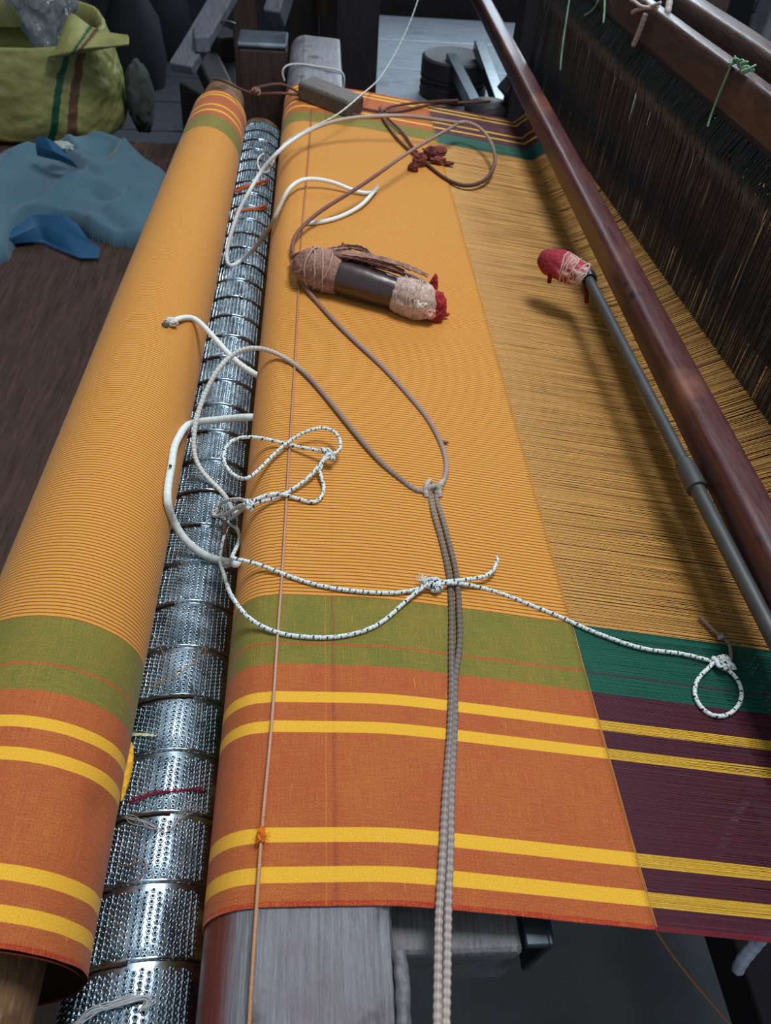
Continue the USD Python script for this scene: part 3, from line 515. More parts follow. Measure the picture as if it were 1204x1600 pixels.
def rag_lathe(a, b, radii, col_fn, n=90, m=64, amp=.1, sc=1.0, seed=0, flat=1.0):
    a, b = np.array(a), np.array(b); u = np.linspace(0, 1, n); R = PchipInterpolator(np.linspace(0, 1, len(radii)), radii)(u); C = a+(b-a)*u[:, None]
    y = (b-a)/np.linalg.norm(b-a); x = np.cross(y, [0, 0, 1.]); x /= np.linalg.norm(x); z = np.cross(x, y); ph = np.linspace(0, 2*np.pi, m, endpoint=False)
    L = np.linalg.norm(b-a); q = np.stack([np.repeat(u*L, m), np.tile(np.cos(ph), n)*.016, np.tile(np.sin(ph), n)*.016], 1)
    w = meshkit.fbm(q*120*sc+seed).reshape(n, m); w2 = 1-2*np.abs(meshkit.fbm(q*np.array([90, 190, 190])*sc+seed+7)).reshape(n, m)
    rr = R[:, None]*(1+amp*w+amp*.8*(w2-.6))
    V = C[:, None]+rr[..., None]*(np.cos(ph)[None, :, None]*x+flat*np.sin(ph)[None, :, None]*z); V = V.reshape(-1, 3)
    F = grid_faces(n, m, wrap=True); V = np.vstack([V, C[0], C[-1]]); k = np.arange(m); k2 = (k+1) % m
    F = np.vstack([F, np.stack([k2, k, np.full(m, n*m)], 1), np.stack([(n-1)*m+k, (n-1)*m+k2, np.full(m, n*m+1)], 1)])
    if trimesh.Trimesh(V, F, process=False).volume < 0: F = F[:, ::-1]
    col = np.array([col_fn(uu, w_) for uu, w_ in zip(np.repeat(u, m), (w+.4*(w2-.5)).ravel())]); col = np.vstack([col, col[:1], col[-1:]])
    return (V, F), np.clip(col, 0, 1)
RED, PINK, WHT = np.array(lin(128, 38, 50)), np.array(lin(176, 64, 72)), np.array(lin(198, 176, 166))
g0, g1 = atz(843, 402, RZ+.004), atz(916, 432, RZ)
def rc(u, w):
    c = RED*(1-u)+PINK*u; k = np.clip((u-.45)*3, 0, 1)*np.clip((w-.10)*5, 0, 1); return c*(1-k)+WHT*k
m_, c_ = rag_lathe(g0, g1, [.006, .0112, .0132, .0138, .0138, .0132, .0120, .0085], rc, amp=.2, seed=2)
rg = part(t, 'rag_grip', m_, RAG, col=c_, label='red rag wound round the end of the pipe')
def wraps(a, b, u0, u1, r0, r1, n, rad, colr, tilt=.003, seed=1):
    mb = MB(); a, b = np.array(a), np.array(b); y = (b-a)/np.linalg.norm(b-a); x = np.cross(y, [0, 0, 1.]); x /= np.linalg.norm(x); z = np.cross(x, y); r_ = np.random.default_rng(seed)
    for k in range(n):
        u = u0+(u1-u0)*(k+r_.uniform(-.3, .3))/max(n-1, 1); rr = r0+(r1-r0)*k/max(n-1, 1); ph = np.linspace(0, 2*np.pi, 37); tl, p_ = r_.normal(0, tilt), r_.uniform(0, 6.28)
        C = a+(b-a)*u+rr*(np.cos(ph)[:, None]*x+np.sin(ph)[:, None]*z)+y*(tl*np.cos(ph+p_))[:, None]; C += .0004*r_.normal(size=C.shape)
        v, f = tube(C, rad, 6, cap=False); mb.add(v, f, colr)
    return mb
w_ = wraps(g0, g1, .52, .97, .0142, .0112, 7, .0007, lin(206, 176, 168)); subpart(rg, t, 'binding_thread', w_.mesh(), CORD, col=w_.cols(), label='pale thread wound over the rag')
for (x0, y0, x1, y1) in ((858, 428, 857, 442), (912, 440, 916, 472)):
    C, s, _ = spline(np.array([atz(x0, y0, RZ-.004), atz((x0+x1)/2+1, (y0+y1)/2, RZ-.010), atz(x1, y1, RZ-.014)]), 12); v, f = tube(C, .0022, 6)
    subpart(rg, t, 'loose_end', (v, f), RAG, col=np.broadcast_to(RED*.8, (len(v), 3)))

def hx(y, off): return heddle_x(y)+off
def shaft(label, off, zb, zt, thick, ztop_cord, mat_, seed):
    t = Thing('heddle_shaft', label, 'heddle shaft', (.36+off, .8, .5)); r_ = np.random.default_rng(seed)
    a = np.array([hx(.15, off+.016), .15, (zb+zt)/2]); b = np.array([hx(1.62, off+.016), 1.62, (zb+zt)/2])
    part(t, 'shaft_bar', bar_mesh(a, b, superell(thick, zt-zb, 5.5), amp=.0008), mat_, smooth=50)
    lo_a, lo_b = np.array([hx(.15, off), .15, .60]), np.array([hx(1.62, off), 1.62, .60]); part(t, 'lower_bar', bar_mesh(lo_a, lo_b, superell(.016, .03, 5), n=40), W_DARK, smooth=50)
    mb = MB(); ys = np.arange(.13, 1.335, .0017)
    for y in ys:
        for dx in (-.0022, .0022):
            yy = y+r_.normal(0, .0005); k = r_.random(); c = np.array(lin(54, 58, 63))*(1+.22*r_.normal()) if k < .94 else np.array(lin(92, 78, 64)) if k < .985 else np.array(lin(150, 140, 126))
            zm = ztop_cord+r_.normal(0, .0016); zl = np.linspace(ZK+.014, zm-.012, 7); zz = np.r_[.61, zl, zm, zm+.008, zb+.004]
            X = np.r_[hx(yy, off+dx), hx(yy, off+dx*np.linspace(.1, .5, 7)), hx(yy, off+dx*.6-.001), hx(yy, off+dx*1.6), hx(yy, off+.010+dx)]
            Y = yy+np.r_[r_.normal(0, .0015), r_.normal(0, .001)+np.linspace(0, r_.normal(0, .002), 7), r_.normal(0, .0012, 3)]
            v, f = tube(np.stack([X, Y, zz], 1), np.r_[.0005, np.full(7, .00054), .0009, .0006, .0005], 4, cap=False)
            gl = 1+np.where(r_.random(7) < .05, r_.uniform(1.5, 5), 0)*(r_.random(7) < .6)  # short bright glints painted into the cord colour at random
            cc = np.repeat(np.vstack([c, c[None]*gl[:, None], c*1.2+np.array(lin(62, 60, 58))*.8, np.array(lin(32, 40, 42)), np.array(lin(28, 36, 38))]), 4, 0); mb.add(v, f, np.clip(cc, 0, 1))
    part(t, 'heddle_cords', mb.mesh(), HEDDLE, col=mb.cols(), kind='stuff', label='curtain of thin dark heddle cords')
    C = np.array([[hx(y, off+.012), y, zb+.004] for y in np.linspace(.2, 1.5, 30)]); part(t, 'cord_stick', tube(C, .0055, 12), W_DARK)
    return t
shaft('dark brown board of the front heddle shaft with a dense curtain of black cords', 0.0, .956, .996, .017, .930, W_SHAFT, 3)
shaft('brown heddle shaft board with a shiny worn top edge, behind the front one', .049, .950, 1.002, .026, .925, W_SHAFT, 4)

# ------------------------------------------------------------------ cords and strings
def build_cord(pts, r, cols, step=.0006, sides=12, braid=.09, flecks=None, pitch=3.2, lift=0):
    P = resolve(pts); C, s, k = spline(P, step=step); cl = np.array([lin(*c) for c in cols]) if np.ndim(cols[0]) else np.array([lin(*cols)]*2)
    cc = np.stack([np.interp(k, np.linspace(0, len(P)-1, len(cl)), cl[:, j]) for j in range(3)], 1)
    return cord_mesh(C, s, r, sides, braid, pitch, flecks, cc)
def lump(c, rad, col, name='knot', amp=.25, sc=3, seed=0, squash=(1, 1, 1)):
    t_ = trimesh.creation.icosphere(4); v = np.array(t_.vertices); n = 1+amp*meshkit.fbm(v*sc*.7+seed)+amp*.9*(.6-2*np.abs(meshkit.fbm(v*sc*1.1+seed+3)))+amp*.3*meshkit.fbm(v*sc*3+seed)
    return (v*n[:, None]*rad*np.array(squash)+np.asarray(c), np.array(t_.faces)), np.clip(np.array(lin(*col))[None]*(1+.5*(n-1.1))[:, None], 0, 1)
def loops_knot(c, R, r, col, n=3, seed=0, axis=None, flecks=None):
    """a knot drawn as a few tight interlocked turns of the cord"""
    r_ = np.random.default_rng(seed); u = np.linspace(0, 2*np.pi*n, 60*n); A = r_.normal(size=(3, 3))*.35+np.eye(3)
    p = np.stack([np.cos(u)*(1+.4*np.cos(1.5*u)), np.sin(u)*(1+.4*np.cos(1.5*u)), .6*np.sin(1.5*u)], 1)@A*R+np.asarray(c)
    s = np.r_[0, np.cumsum(np.linalg.norm(np.diff(p, axis=0), axis=1))]
    return cord_mesh(p, s, r, 9, .09, 3.2, flecks, np.broadcast_to(lin(*col), (len(p), 3)))
WHITE, BRN, GRY = (206, 220, 222), (132, 100, 88), (150, 132, 122)
# A: brown looped cord tied to the wrapped handle
t = Thing('looped_cord', 'thick braided brown cord in a big loop across the cloth, whiter near the roller', 'cord', (.02, .6, .8))
ptsA = [(716, 192, .030), (690, 208, .033), (640, 237, .032), (590, 272, .028), (545, 302, .022), (505, 327, .016), (472, 355, .011), (457, 382, .008), (460, 405, .006), (466, 432, .006), (490, 466, .0022), (520, 499, .0020), (560, 538, .0020), (600, 576, .0020), (640, 620, .0020), (668, 655, .0020), (688, 692, .0020), (697, 725, .0021), (693, 750, .0022), (680, 763, .0026), (655, 767, .0024), (630, 752, .0021), (600, 727, .0020), (560, 683, .0020), (525, 640, .0020), (490, 598, .0020), (455, 566, .0021), (420, 548, .0030), (395, 544, .004), (368, 552, .003, 'i'), (345, 572, .0, 'i'), (325, 605, .0, 'i'), (311, 640, .0, 'i'), (303, 680, .0, 'i'), (305, 715, .0, 'i'), (320, 742, .0, 'i'), (338, 760, .0045, 'p'), (350, 773, .003, 'p'), (358, 786, .002, 'p'), (368, 800, .75, 'z')]
colA = [(150, 118, 106)]*3+[(120, 84, 74)]*5+[(140, 108, 96)]*3+[(150, 128, 120)]*5+[(160, 140, 130)]*4+[(140, 120, 108)]*5+[(190, 176, 164)]*2+[(212, 214, 206)]*2+[(222, 228, 224)]*9
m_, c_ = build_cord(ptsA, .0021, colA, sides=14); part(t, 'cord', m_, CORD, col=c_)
P = on_cloth(692, 690, .0035); m_, c_ = loops_knot(on_cloth(695, 690, .0028), .0010, .0006, (140, 112, 100), 2, 3); part(t, 'snag', m_, CORD, col=c_, label='small snagged thread')
# grey doubled cord hitched round A
t = Thing('doubled_cord', 'grey doubled cord hitched to the brown loop and running off the near edge', 'cord', (.06, .25, .8))
cen = [(676, 772), (682, 800), (692, 835), (702, 875), (708, 910), (711, 960), (711, 1010), (708, 1060), (707, 1110), (705, 1160), (702, 1210), (699, 1270), (697, 1330), (694, 1390), (692, 1440), (691, 1500), (690, 1560), (689, 1625)]
W2 = [(166, 156, 146), (140, 128, 120), (120, 108, 98), (104, 92, 84), (116, 104, 98), (128, 118, 114), (146, 134, 130), (158, 148, 142), (168, 156, 150), (174, 162, 154)]
for sg in (-1, 1):
    pl = []
    for i, (x, y) in enumerate(cen):
        pix = 3+4.2*min(1, y/1300.); tw = math.cos(i*.42) if i > 6 else 1
        pl.append((x+sg*pix*(.72+.28*tw), y, .0022+.0005*sg*math.sin(i*.42)))
    first = [(677+sg*9, 757, .0030), (677+sg*8, 763, .0052)]
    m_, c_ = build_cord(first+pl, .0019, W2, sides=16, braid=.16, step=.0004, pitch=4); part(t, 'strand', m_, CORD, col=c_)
for x in (668, 689):
    p = [(x-2, 776, .0016), (x-3, 764, .0048), (x-1, 756, .0055), (x+3, 752, .0030), (x+4, 754, .0006)]
    m_, c_ = build_cord(p, .0020, [(182, 172, 160)]*2, sides=12, braid=.10); part(t, 'hitch', m_, CORD, col=c_)
m_, c_ = build_cord([(664, 763, .0052), (677, 760, .0058), (692, 757, .0050)], .0019, [(160, 150, 140)]*2); part(t, 'hitch', m_, CORD, col=c_)
# B: white cord at the top
t = Thing('arched_rope', 'stiff white cord arching from the far border over the tin roller to a blunt tip', 'cord', (-.03, 1.0, .8))
pb = [(722, 192, .030), (700, 190, .034), (660, 184, .036), (620, 181, .036), (580, 182, .034), (540, 186, .031), (500, 197, .027), (465, 214, .024), (432, 240, .018), (408, 268, .008, 'i'), (390, 298, 0, 'i'), (374, 328, 0, 'i'), (361, 365, 0, 'i'), (354, 398, .001, 'i'), (358, 414, .0045, 'p'), (375, 408, .003, 'p'), (398, 387, .003, 'i'), (416, 363, 0, 'i'), (430, 338, .004), (442, 312, .007), (455, 292, .009), (475, 281, .011), (500, 281, .010), (525, 287, .008), (550, 297, .0045), (572, 302, .0028), (585, 299, .0030)]
cb = [(150, 130, 118)]*3+[(176, 160, 148)]*3+[(220, 224, 218)]*3+[(214, 222, 220)]*5+[(168, 156, 140)]*3+[(228, 234, 230)]*6
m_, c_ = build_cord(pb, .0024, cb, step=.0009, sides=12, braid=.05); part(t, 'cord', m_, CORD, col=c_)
m_, c_ = build_cord([(590, 293, .0075), (580, 304, .0066), (566, 319, .005), (548, 331, .0030), (525, 341, .0025), (500, 347, .0025), (476, 349, .0022)], .0024, [(226, 232, 228)]*2, step=.0009, braid=.05); part(t, 'cord_end', m_, CORD, col=c_)
# C: brown thin ropes at the far end
t = Thing('brown_rope', 'thin dark brown rope from the roll axle across the far border to a rust rag', 'rope', (.05, 1.2, .8))
RB = [(92, 62, 54), (116, 78, 66), (84, 56, 50)]
zz = [[(334, 124, .006, 'r'), (352, 128, .0, 'i'), (380, 141, .0, 'i'), (405, 147, .0, 'i'), (440, 146, .0035), (480, 150, .0035), (520, 158, .0038), (570, 170, .0035), (610, 175, .0035), (650, 168, .004), (690, 162, .006), (740, 160, .016), (765, 158, .03)],
    [(395, 139, -.006), (415, 134, -.003, 'i'), (440, 132, .003), (455, 138, .003), (475, 149, .0035), (505, 163, .0032), (545, 177, .0032), (580, 183, .0030), (598, 180, .0032), (600, 172, .004), (620, 165, .006), (660, 160, .008), (715, 157, .014)],
    [(594, 168, .0045), (598, 184, .0045), (608, 200, .0040), (622, 218, .0040), (640, 235, .0042), (655, 247, .0045)],
    [(602, 180, .0060), (613, 192, .0055), (628, 206, .0050), (642, 226, .0050), (658, 243, .0050)],
    [(716, 192, .030), (735, 193, .030), (752, 203, .028), (766, 222, .024), (773, 245, .018), (768, 268, .013), (752, 284, .009), (728, 290, .006), (705, 284, .0040), (680, 268, .0035), (660, 250, .0050)]]
for i, p in enumerate(zz):
    m_, c_ = build_cord(p, .0019 if i != 4 else .0024, RB if i < 4 else [(150, 128, 112), (150, 128, 112), (96, 72, 62), (84, 60, 52), (70, 46, 42)], step=.0012, sides=9, braid=.12, pitch=4); part(t, 'rope', m_, CORD, col=c_)
RUST = (132, 72, 62)
for i, (x, y, o, r, sq) in enumerate([(655, 250, .008, .008, (1.1, 1, 1)), (676, 240, .010, .0085, (1.5, .9, .9)), (690, 236, .010, .006, (1, 1.2, 1)), (645, 262, .005, .0062, (1, 1, .9)), (684, 250, .007, .0055, (1.7, .8, .7)), (700, 255, .0045, .0035, (2.0, .9, .7))]):
    m_, c_ = lump(on_cloth(x, y, o), r*.9, RUST if i % 2 == 0 else (112, 60, 52), amp=.55, sc=3.4, seed=i*5, squash=sq); part(t, 'rag_knot', m_, RAG, col=c_, label='rust red rag knotted into the rope')
for i, (x, y) in enumerate(((395, 141), (402, 143), (598, 177))):
    m_, c_ = loops_knot(on_cloth(x, y, .005 if i == 2 else -.002), .0035, .0018, (128, 96, 86) if i < 2 else (110, 84, 74), 2, i+4); part(t, 'knot', m_, CORD, col=c_)
# D: long thin pale string to the ceiling
m_, c_ = build_cord([(656, -12, 1.75, 'y'), (628, 62, 1.62, 'y'), (600, 112, 1.48, 'y'), (560, 152, .035), (520, 183, .029), (478, 203, .024), (450, 219, .014), (428, 250, .006), (414, 270, -.006, 'i'), (404, 262, -.004, 'i'), (412, 240, .010)], .0011, [(184, 192, 188), (204, 208, 200), (170, 160, 148), (210, 214, 208)], step=.002, sides=8)
single('thin_string', m_, CORD, 'thin pale string hanging down from above to the arch of the white cord', 'string', col=c_)
# E: flecked cord
FL = (lin(30, 36, 40), .0042, .32)
t = Thing('flecked_cord', 'thin black-flecked white cord looped from the tin roller across the cloth to a noose', 'cord', (.05, .45, .8)); FW = [(214, 224, 222)]*2; rE = .00135
E_ = [
 [(388, 790, .004), (410, 783, .0032), (437, 775, .003), (462, 761, .004), (486, 742, .006), (503, 722, .008), (512, 709, .009), (498, 704, .008), (470, 699, .005), (440, 692, .0035), (415, 686, .004), (392, 683, .007), (372, 685, .006, 'i'), (355, 696, .004, 'i'), (349, 715, .002, 'i'), (356, 733, .001, 'i'), (370, 745, .002, 'i'), (386, 747, .006), (402, 736, .0055), (420, 718, .004), (440, 699, .0055), (460, 684, .008), (482, 673, .011), (505, 669, .012), (522, 675, .012), (531, 690, .011), (529, 704, .010), (520, 709, .010), (512, 711, .010), (505, 717, .008), (501, 730, .006), (500, 738, .005), (505, 757, .0025), (503, 774, .0018), (492, 784, .0016), (474, 782, .0016), (455, 776, .0025), (437, 772, .005), (410, 776, .006), (388, 789, .006)],
 [(388, 789, .005), (372, 780, .006, 'i'), (352, 783, .0, 'i'), (340, 794, .0025, 'p'), (334, 802, .0025, 'p'), (350, 804, .001, 'i'), (372, 792, .0, 'i'), (384, 788, .002), (374, 800, .0, 'i'), (362, 812, .0028, 'p')],
 [(336, 800, .004, 'p'), (346, 808, .004, 'p'), (358, 818, .003, 'p'), (370, 826, .001, 'i'), (374, 840, -.003, 'i'), (368, 858, -.006, 'i'), (362, 871, -.008)],
 [(354, 828, .002, 'p'), (347, 850, .003, 'p'), (344, 872, .006, 'p'), (347, 890, .0, 'i'), (355, 915, .0, 'i'), (366, 938, .001), (385, 962, .0016), (410, 979, .0014), (440, 990, .0014), (475, 995, .0014), (510, 996, .0014), (545, 992, .0014), (580, 981, .0014), (608, 963, .0016), (632, 941, .003), (655, 922, .005), (670, 913, .006)],
 [(362, 871, -.002), (372, 874, .0025), (400, 881, .0016), (430, 892, .0015), (465, 905, .0015), (500, 915, .0015), (540, 922, .0015), (585, 926, .0015), (620, 926, .0018), (650, 921, .0035), (672, 915, .006)],
 [(672, 915, .007), (690, 910, .0065), (715, 907, .0065), (740, 904, .006), (760, 899, .007), (772, 888, .008), (777, 870, .010)],
 [(676, 916, .0055), (700, 911, .0062), (726, 913, .0045), (750, 918, .002), (790, 930, .0015), (830, 946, .0015), (870, 962, .0016), (910, 980, .002), (950, 996, .0022), (985, 1008, .0022), (1020, 1016, .0022), (1055, 1020, .0022), (1085, 1026, .0024), (1112, 1034, .0028), (1128, 1042, .003), (1145, 1054, .003), (1156, 1072, .0026), (1157, 1092, .0022), (1146, 1110, .0018), (1125, 1119, .0016), (1104, 1113, .0016), (1089, 1096, .0018), (1085, 1076, .002), (1094, 1056, .0024), (1110, 1040, .0032), (1122, 1028, .004), (1133, 1026, .005), (1138, 1036, .005), (1128, 1044, .0055), (1120, 1036, .0055), (1128, 1028, .006), (1140, 1040, .006)]]
for i, p in enumerate(E_):
    m_, c_ = build_cord(p, rE, FW, step=.00042, sides=12, braid=.10, flecks=FL, pitch=3.4); part(t, 'cord_length', m_, CORD, col=c_)
m_, c_ = build_cord([(1140, 1040, .004), (1141, 1020, .0045), (1136, 1003, .0045), (1126, 995, .004), (1110, 981, .0035), (1092, 964, .003)], .0012, [(150, 136, 124), (120, 100, 88)], step=.0006, braid=.1); part(t, 'dirty_tail', m_, CORD, col=c_, label='dirty brown tail of the noose')
for i, (x, y, o, R) in enumerate(((668, 911, .006, .0028), (680, 914, .005, .0025), (513, 710, .0095, .0022), (1130, 1036, .005, .0026), (1127, 995, .005, .0016), (390, 789, .006, .0022))):
    m_, c_ = loops_knot(on_cloth(x, y, o), R, .0012, (206, 216, 214) if i != 4 else (160, 146, 134), 2, i, flecks=FL); part(t, 'knot', m_, CORD, col=c_)
m_, c_ = loops_knot(_cyl(338, 800, .004, 'p'), .0026, .0012, (190, 186, 176), 3, 12, flecks=FL); part(t, 'knot', m_, CORD, col=c_)
fr = MB()
for k in range(26):
    c = on_cloth(662+rng.uniform(-4, 4), 905+rng.uniform(-3, 4), .007); d = rng.normal(size=3)*np.array([1, 1, .5]); d /= np.linalg.norm(d); fr.add(*tube(np.array([c, c+d*.002, c+d*.0042+rng.normal(size=3)*.0008]), .00022, 4))
part(t, 'frayed_end', fr.mesh(), plain('frayed_cotton', lin(214, 222, 222), rough=.9), kind='stuff')
# F, G: two white cords lying over the roll
t = Thing('knotted_rope', 'white cord with a knotted blunt end resting on the yellow roll', 'cord', (-.1, .65, .78))
m_, c_ = build_cord([(270, 502, .0030, 'r'), (285, 497, .0032, 'r'), (302, 498, .0035, 'r'), (318, 510, .0, 'i'), (338, 532, .0, 'i'), (360, 556, .001, 'i'), (380, 573, .001, 'i'), (394, 582, .775, 'z'), (412, 592, .745, 'z')], .0027, [(224, 230, 226), (216, 224, 222)], step=.0008, braid=.035, pitch=4.5); part(t, 'cord', m_, CORD, col=c_)
m_, c_ = lump(_cyl(267, 503, .0035, 'r'), .0042, (206, 204, 196), amp=.45, sc=2.5, seed=3, squash=(1.25, 1, .9)); part(t, 'end_knot', m_, CORD, col=c_, label='knotted grey tip')
m_, c_ = lump(_cyl(258, 508, .0015, 'r'), .0026, (96, 88, 82), amp=.4, sc=2.5, seed=8); part(t, 'dirty_tip', m_, CORD, col=c_)
t = Thing('soft_rope', 'soft white cord curving along the right flank of the yellow roll', 'cord', (-.1, .5, .76))
m_, c_ = build_cord([(412, 650, .742, 'z'), (390, 652, .772, 'z'), (370, 653, .001, 'i'), (340, 656, .001, 'i'), (312, 659, .0, 'i'), (296, 663, .0030, 'r'), (282, 678, .0032, 'r'), (272, 700, .0034, 'r'), (268, 725, .0040, 'r'), (263, 755, .0042, 'r'), (262, 785, .0046, 'r'), (270, 812, .004, 'i'), (287, 840, .003, 'i'), (310, 861, .0, 'i'), (332, 872, .004, 'p'), (352, 877, .003, 'p'), (368, 880, -.014)], .0031, [(218, 228, 226)]*2, step=.0008, sides=14, braid=.03, pitch=4.5); part(t, 'cord', m_, CORD, col=c_)
m_, c_ = lump(_cyl(266, 728, .0066, 'r'), .0012, (90, 84, 80), amp=.2); part(t, 'dirt_spot', m_, CORD, col=c_, label='dark dirt spot on the cord')
m_, c_ = lump(_cyl(354, 880, .003, 'p'), .0032, (196, 198, 192), amp=.6, sc=2.6, seed=4, squash=(1.3, 1.1, .8)); part(t, 'knot', m_, CORD, col=c_)
rag, _, _ = spline(resolve([(352, 812, .002, 'p'), (350, 840, .002, 'p'), (352, 866, .002, 'p'), (353, 885, .002, 'p')]), 40); v, f = tube(rag, .0024, 8)
single('dirty_rag_strip', (v, f), RAG, 'brown dirty rag strip lying along the tin roller under the flecked cord', 'rag', col=np.broadcast_to(lin(88, 68, 58), (len(v), 3)), smooth=60)
# H: taut pinkish string along the cloth
t = Thing('taut_string', 'taut pinkish tan string running the whole length of the cloth along its left side', 'string', (-.03, .6, .8))
m_, c_ = build_cord([(487, 170, .0015), (483, 230, .0014), (476, 310, .0013), (469, 400, .0012), (463, 520, .0012), (456, 640, .0012), (448, 770, .0012), (441, 890, .0012), (433, 1000, .0012), (425, 1120, .0012), (416, 1220, .0012), (408, 1310, .0013), (401, 1410, .0014), (395, 1500, .0014), (388, 1620, .0014)], .00095, [(150, 96, 70), (170, 116, 84), (178, 130, 106), (186, 146, 124), (186, 140, 108), (170, 124, 88)], step=.0008, sides=8, braid=.06); part(t, 'string', m_, CORD, col=c_)
m_, c_ = lump(on_cloth(408, 1305, .0018), .0021, (196, 104, 30), amp=.5, sc=2.5, seed=2, squash=(.9, 1.7, .8)); part(t, 'knot', m_, RAG, col=c_, label='fuzzy orange knot')
fr = MB()
for k in range(30):
    c = on_cloth(408+rng.normal()*3, 1305+rng.normal()*10, .002); d = rng.normal(size=3)*np.array([1, .6, .5]); d /= np.linalg.norm(d); fr.add(*tube(np.array([c, c+d*.0016, c+d*.003+rng.normal(size=3)*.0006]), .00013, 4))
part(t, 'fuzz', fr.mesh(), plain('orange_fuzz', lin(196, 104, 30), rough=.9), kind='stuff')
# ------------------------------------------------------------------ wrapped handle lying on the cloth
t = Thing('wrapped_handle', 'short dark polished wooden handle with rags bound round both ends', 'handle', (.05, .66, .79))
ha, hb = on_cloth(468, 412, .0185), on_cloth(682, 478, .0165); hd = (hb-ha)/np.linalg.norm(hb-ha); HL = np.linalg.norm(hb-ha)
def along(u): return ha+(hb-ha)*u
m_, c_ = rag_lathe(along(.12), along(.82), [.0150, .0166, .0172, .0170, .0164, .0155, .015], lambda u, w: (1, 1, 1), amp=.012); part(t, 'grip', m_, GLOSSW, smooth=60)
BR1, BR2 = np.array(lin(92, 62, 54)), np.array(lin(150, 116, 100))
def bc1(u, w): k = np.clip(.5+w*1.6, 0, 1); return BR1*(1-k)+BR2*k
m_, c_ = rag_lathe(along(-.045), along(.30), [.004, .0125, .0168, .0185, .0192, .0195, .0188, .0176], bc1, amp=.11, seed=11); rg = part(t, 'brown_rag', m_, RAG, col=c_, label='faded brown rag bound round the left end')
w_ = wraps(along(-.045), along(.30), .42, .62, .0196, .0198, 4, .0009, lin(176, 146, 132), .006, 5); subpart(rg, t, 'binding_thread', w_.mesh(), CORD, col=w_.cols(), label='pinkish thread tied round the rag')
x_ = np.cross(hd, [0, 0, 1.]); x_ /= np.linalg.norm(x_); z_ = np.cross(x_, hd)
def ribbon(pts, wid, th=.0007, n=24, twist=.5, col=(150, 116, 100), seed=0):
    r_ = np.random.default_rng(seed); C, s, _ = spline(np.array(pts), n); T, N, B = frames(C); a = r_.uniform(-twist, twist)+np.linspace(0, r_.normal()*twist, n)
    S = np.cos(a)[:, None]*B+np.sin(a)[:, None]*N; U = np.cross(S, T); w = wid*np.linspace(1, .45, n)*(1+.25*r_.normal(size=n))
    e = np.stack([C-S*w[:, None]-U*th, C+S*w[:, None]-U*th, C+S*w[:, None]+U*th, C-S*w[:, None]+U*th], 1).reshape(-1, 3); F = grid_faces(n, 4, wrap=True)
    F = np.vstack([F, [[0, 2, 1], [0, 3, 2]], np.array([[0, 1, 2], [0, 2, 3]])+4*(n-1)]); return e, F, np.broadcast_to(lin(*col), (len(e), 3))*(1+.2*r_.normal(size=(n, 1))).repeat(4, 0)
for k in range(13):                                                    # torn strips standing up behind the binding and lying along the grip
    u0 = .16+.012*k+rng.uniform(-.01, .01); ph = np.radians(rng.uniform(8, 78)); rd = -math.cos(ph)*x_+math.sin(ph)*z_
    L_ = rng.uniform(.04, .105); lift_ = rng.uniform(.000, .006) if k > 5 else rng.uniform(.004, .011)
    pts = [along(u0)+rd*.0190, along(u0+.3*L_/HL)+rd*(.0195+lift_*.6), along(u0+.65*L_/HL)+rd*(.0188+lift_), along(u0+L_/HL)+rd*(.0182+lift_*.7)]
    v, f, c = ribbon(pts, rng.uniform(.0028, .0058), col=(150, 116, 100) if k % 3 else (118, 78, 68), seed=k); part(t, 'torn_strip', (v, f), RAG, col=np.clip(c, 0, 1), smooth=0)
def bc2(u, w):
    base = np.array(lin(150, 96, 84))*(1-u)+np.array(lin(186, 150, 136))*u; k = np.clip(.4+w*2, 0, 1)*.6; return base*(1-k)+np.array(lin(206, 192, 180))*k
m_, c_ = rag_lathe(along(.70), along(1.0), [.0156, .0172, .0180, .0184, .0184, .0178, .0165, .012, .004], bc2, amp=.12, seed=21); rg = part(t, 'pale_rag', m_, RAG, col=c_, label='pale stained rag bound round the right end')
w_ = wraps(along(.70), along(1.0), .12, .60, .0178, .0186, 8, .0007, lin(190, 168, 156), .003, 9); subpart(rg, t, 'binding_thread', w_.mesh(), CORD, col=w_.cols(), label='pale threads wound over the rag')
for k, (x, y, o, r, sq, c) in enumerate([(684, 478, .014, .0085, (.8, .9, 1.5), (164, 52, 58)), (677, 448, .022, .0046, (.8, .8, 2.4), (168, 54, 58)), (672, 462, .020, .005, (1.6, .9, 1), (178, 74, 70)), (682, 490, .008, .0075, (.9, .8, 1.1), (150, 50, 54)), (668, 488, .012, .006, (1.1, 1, 1), (200, 150, 138)), (693, 491, .005, .0028, (1.6, .8, .8), (170, 60, 60)), (655, 476, .019, .0062, (1, 1, 1), (214, 208, 192))]):
    m_, c_ = lump(on_cloth(x, y, o), r, c, amp=.45, sc=2.3, seed=k*3+1, squash=sq); part(t, 'red_rag' if c[1] < 100 else 'pale_rag_end', m_, RAG, col=c_)
m_, c_ = build_cord([(456, 402, .008), (463, 398, .018), (474, 396, .026), (478, 410, .026), (468, 424, .020), (458, 420, .012), (458, 406, .010)], .0018, [(140, 104, 92)]*2, braid=.1); part(t, 'tied_cord', m_, CORD, col=c_)

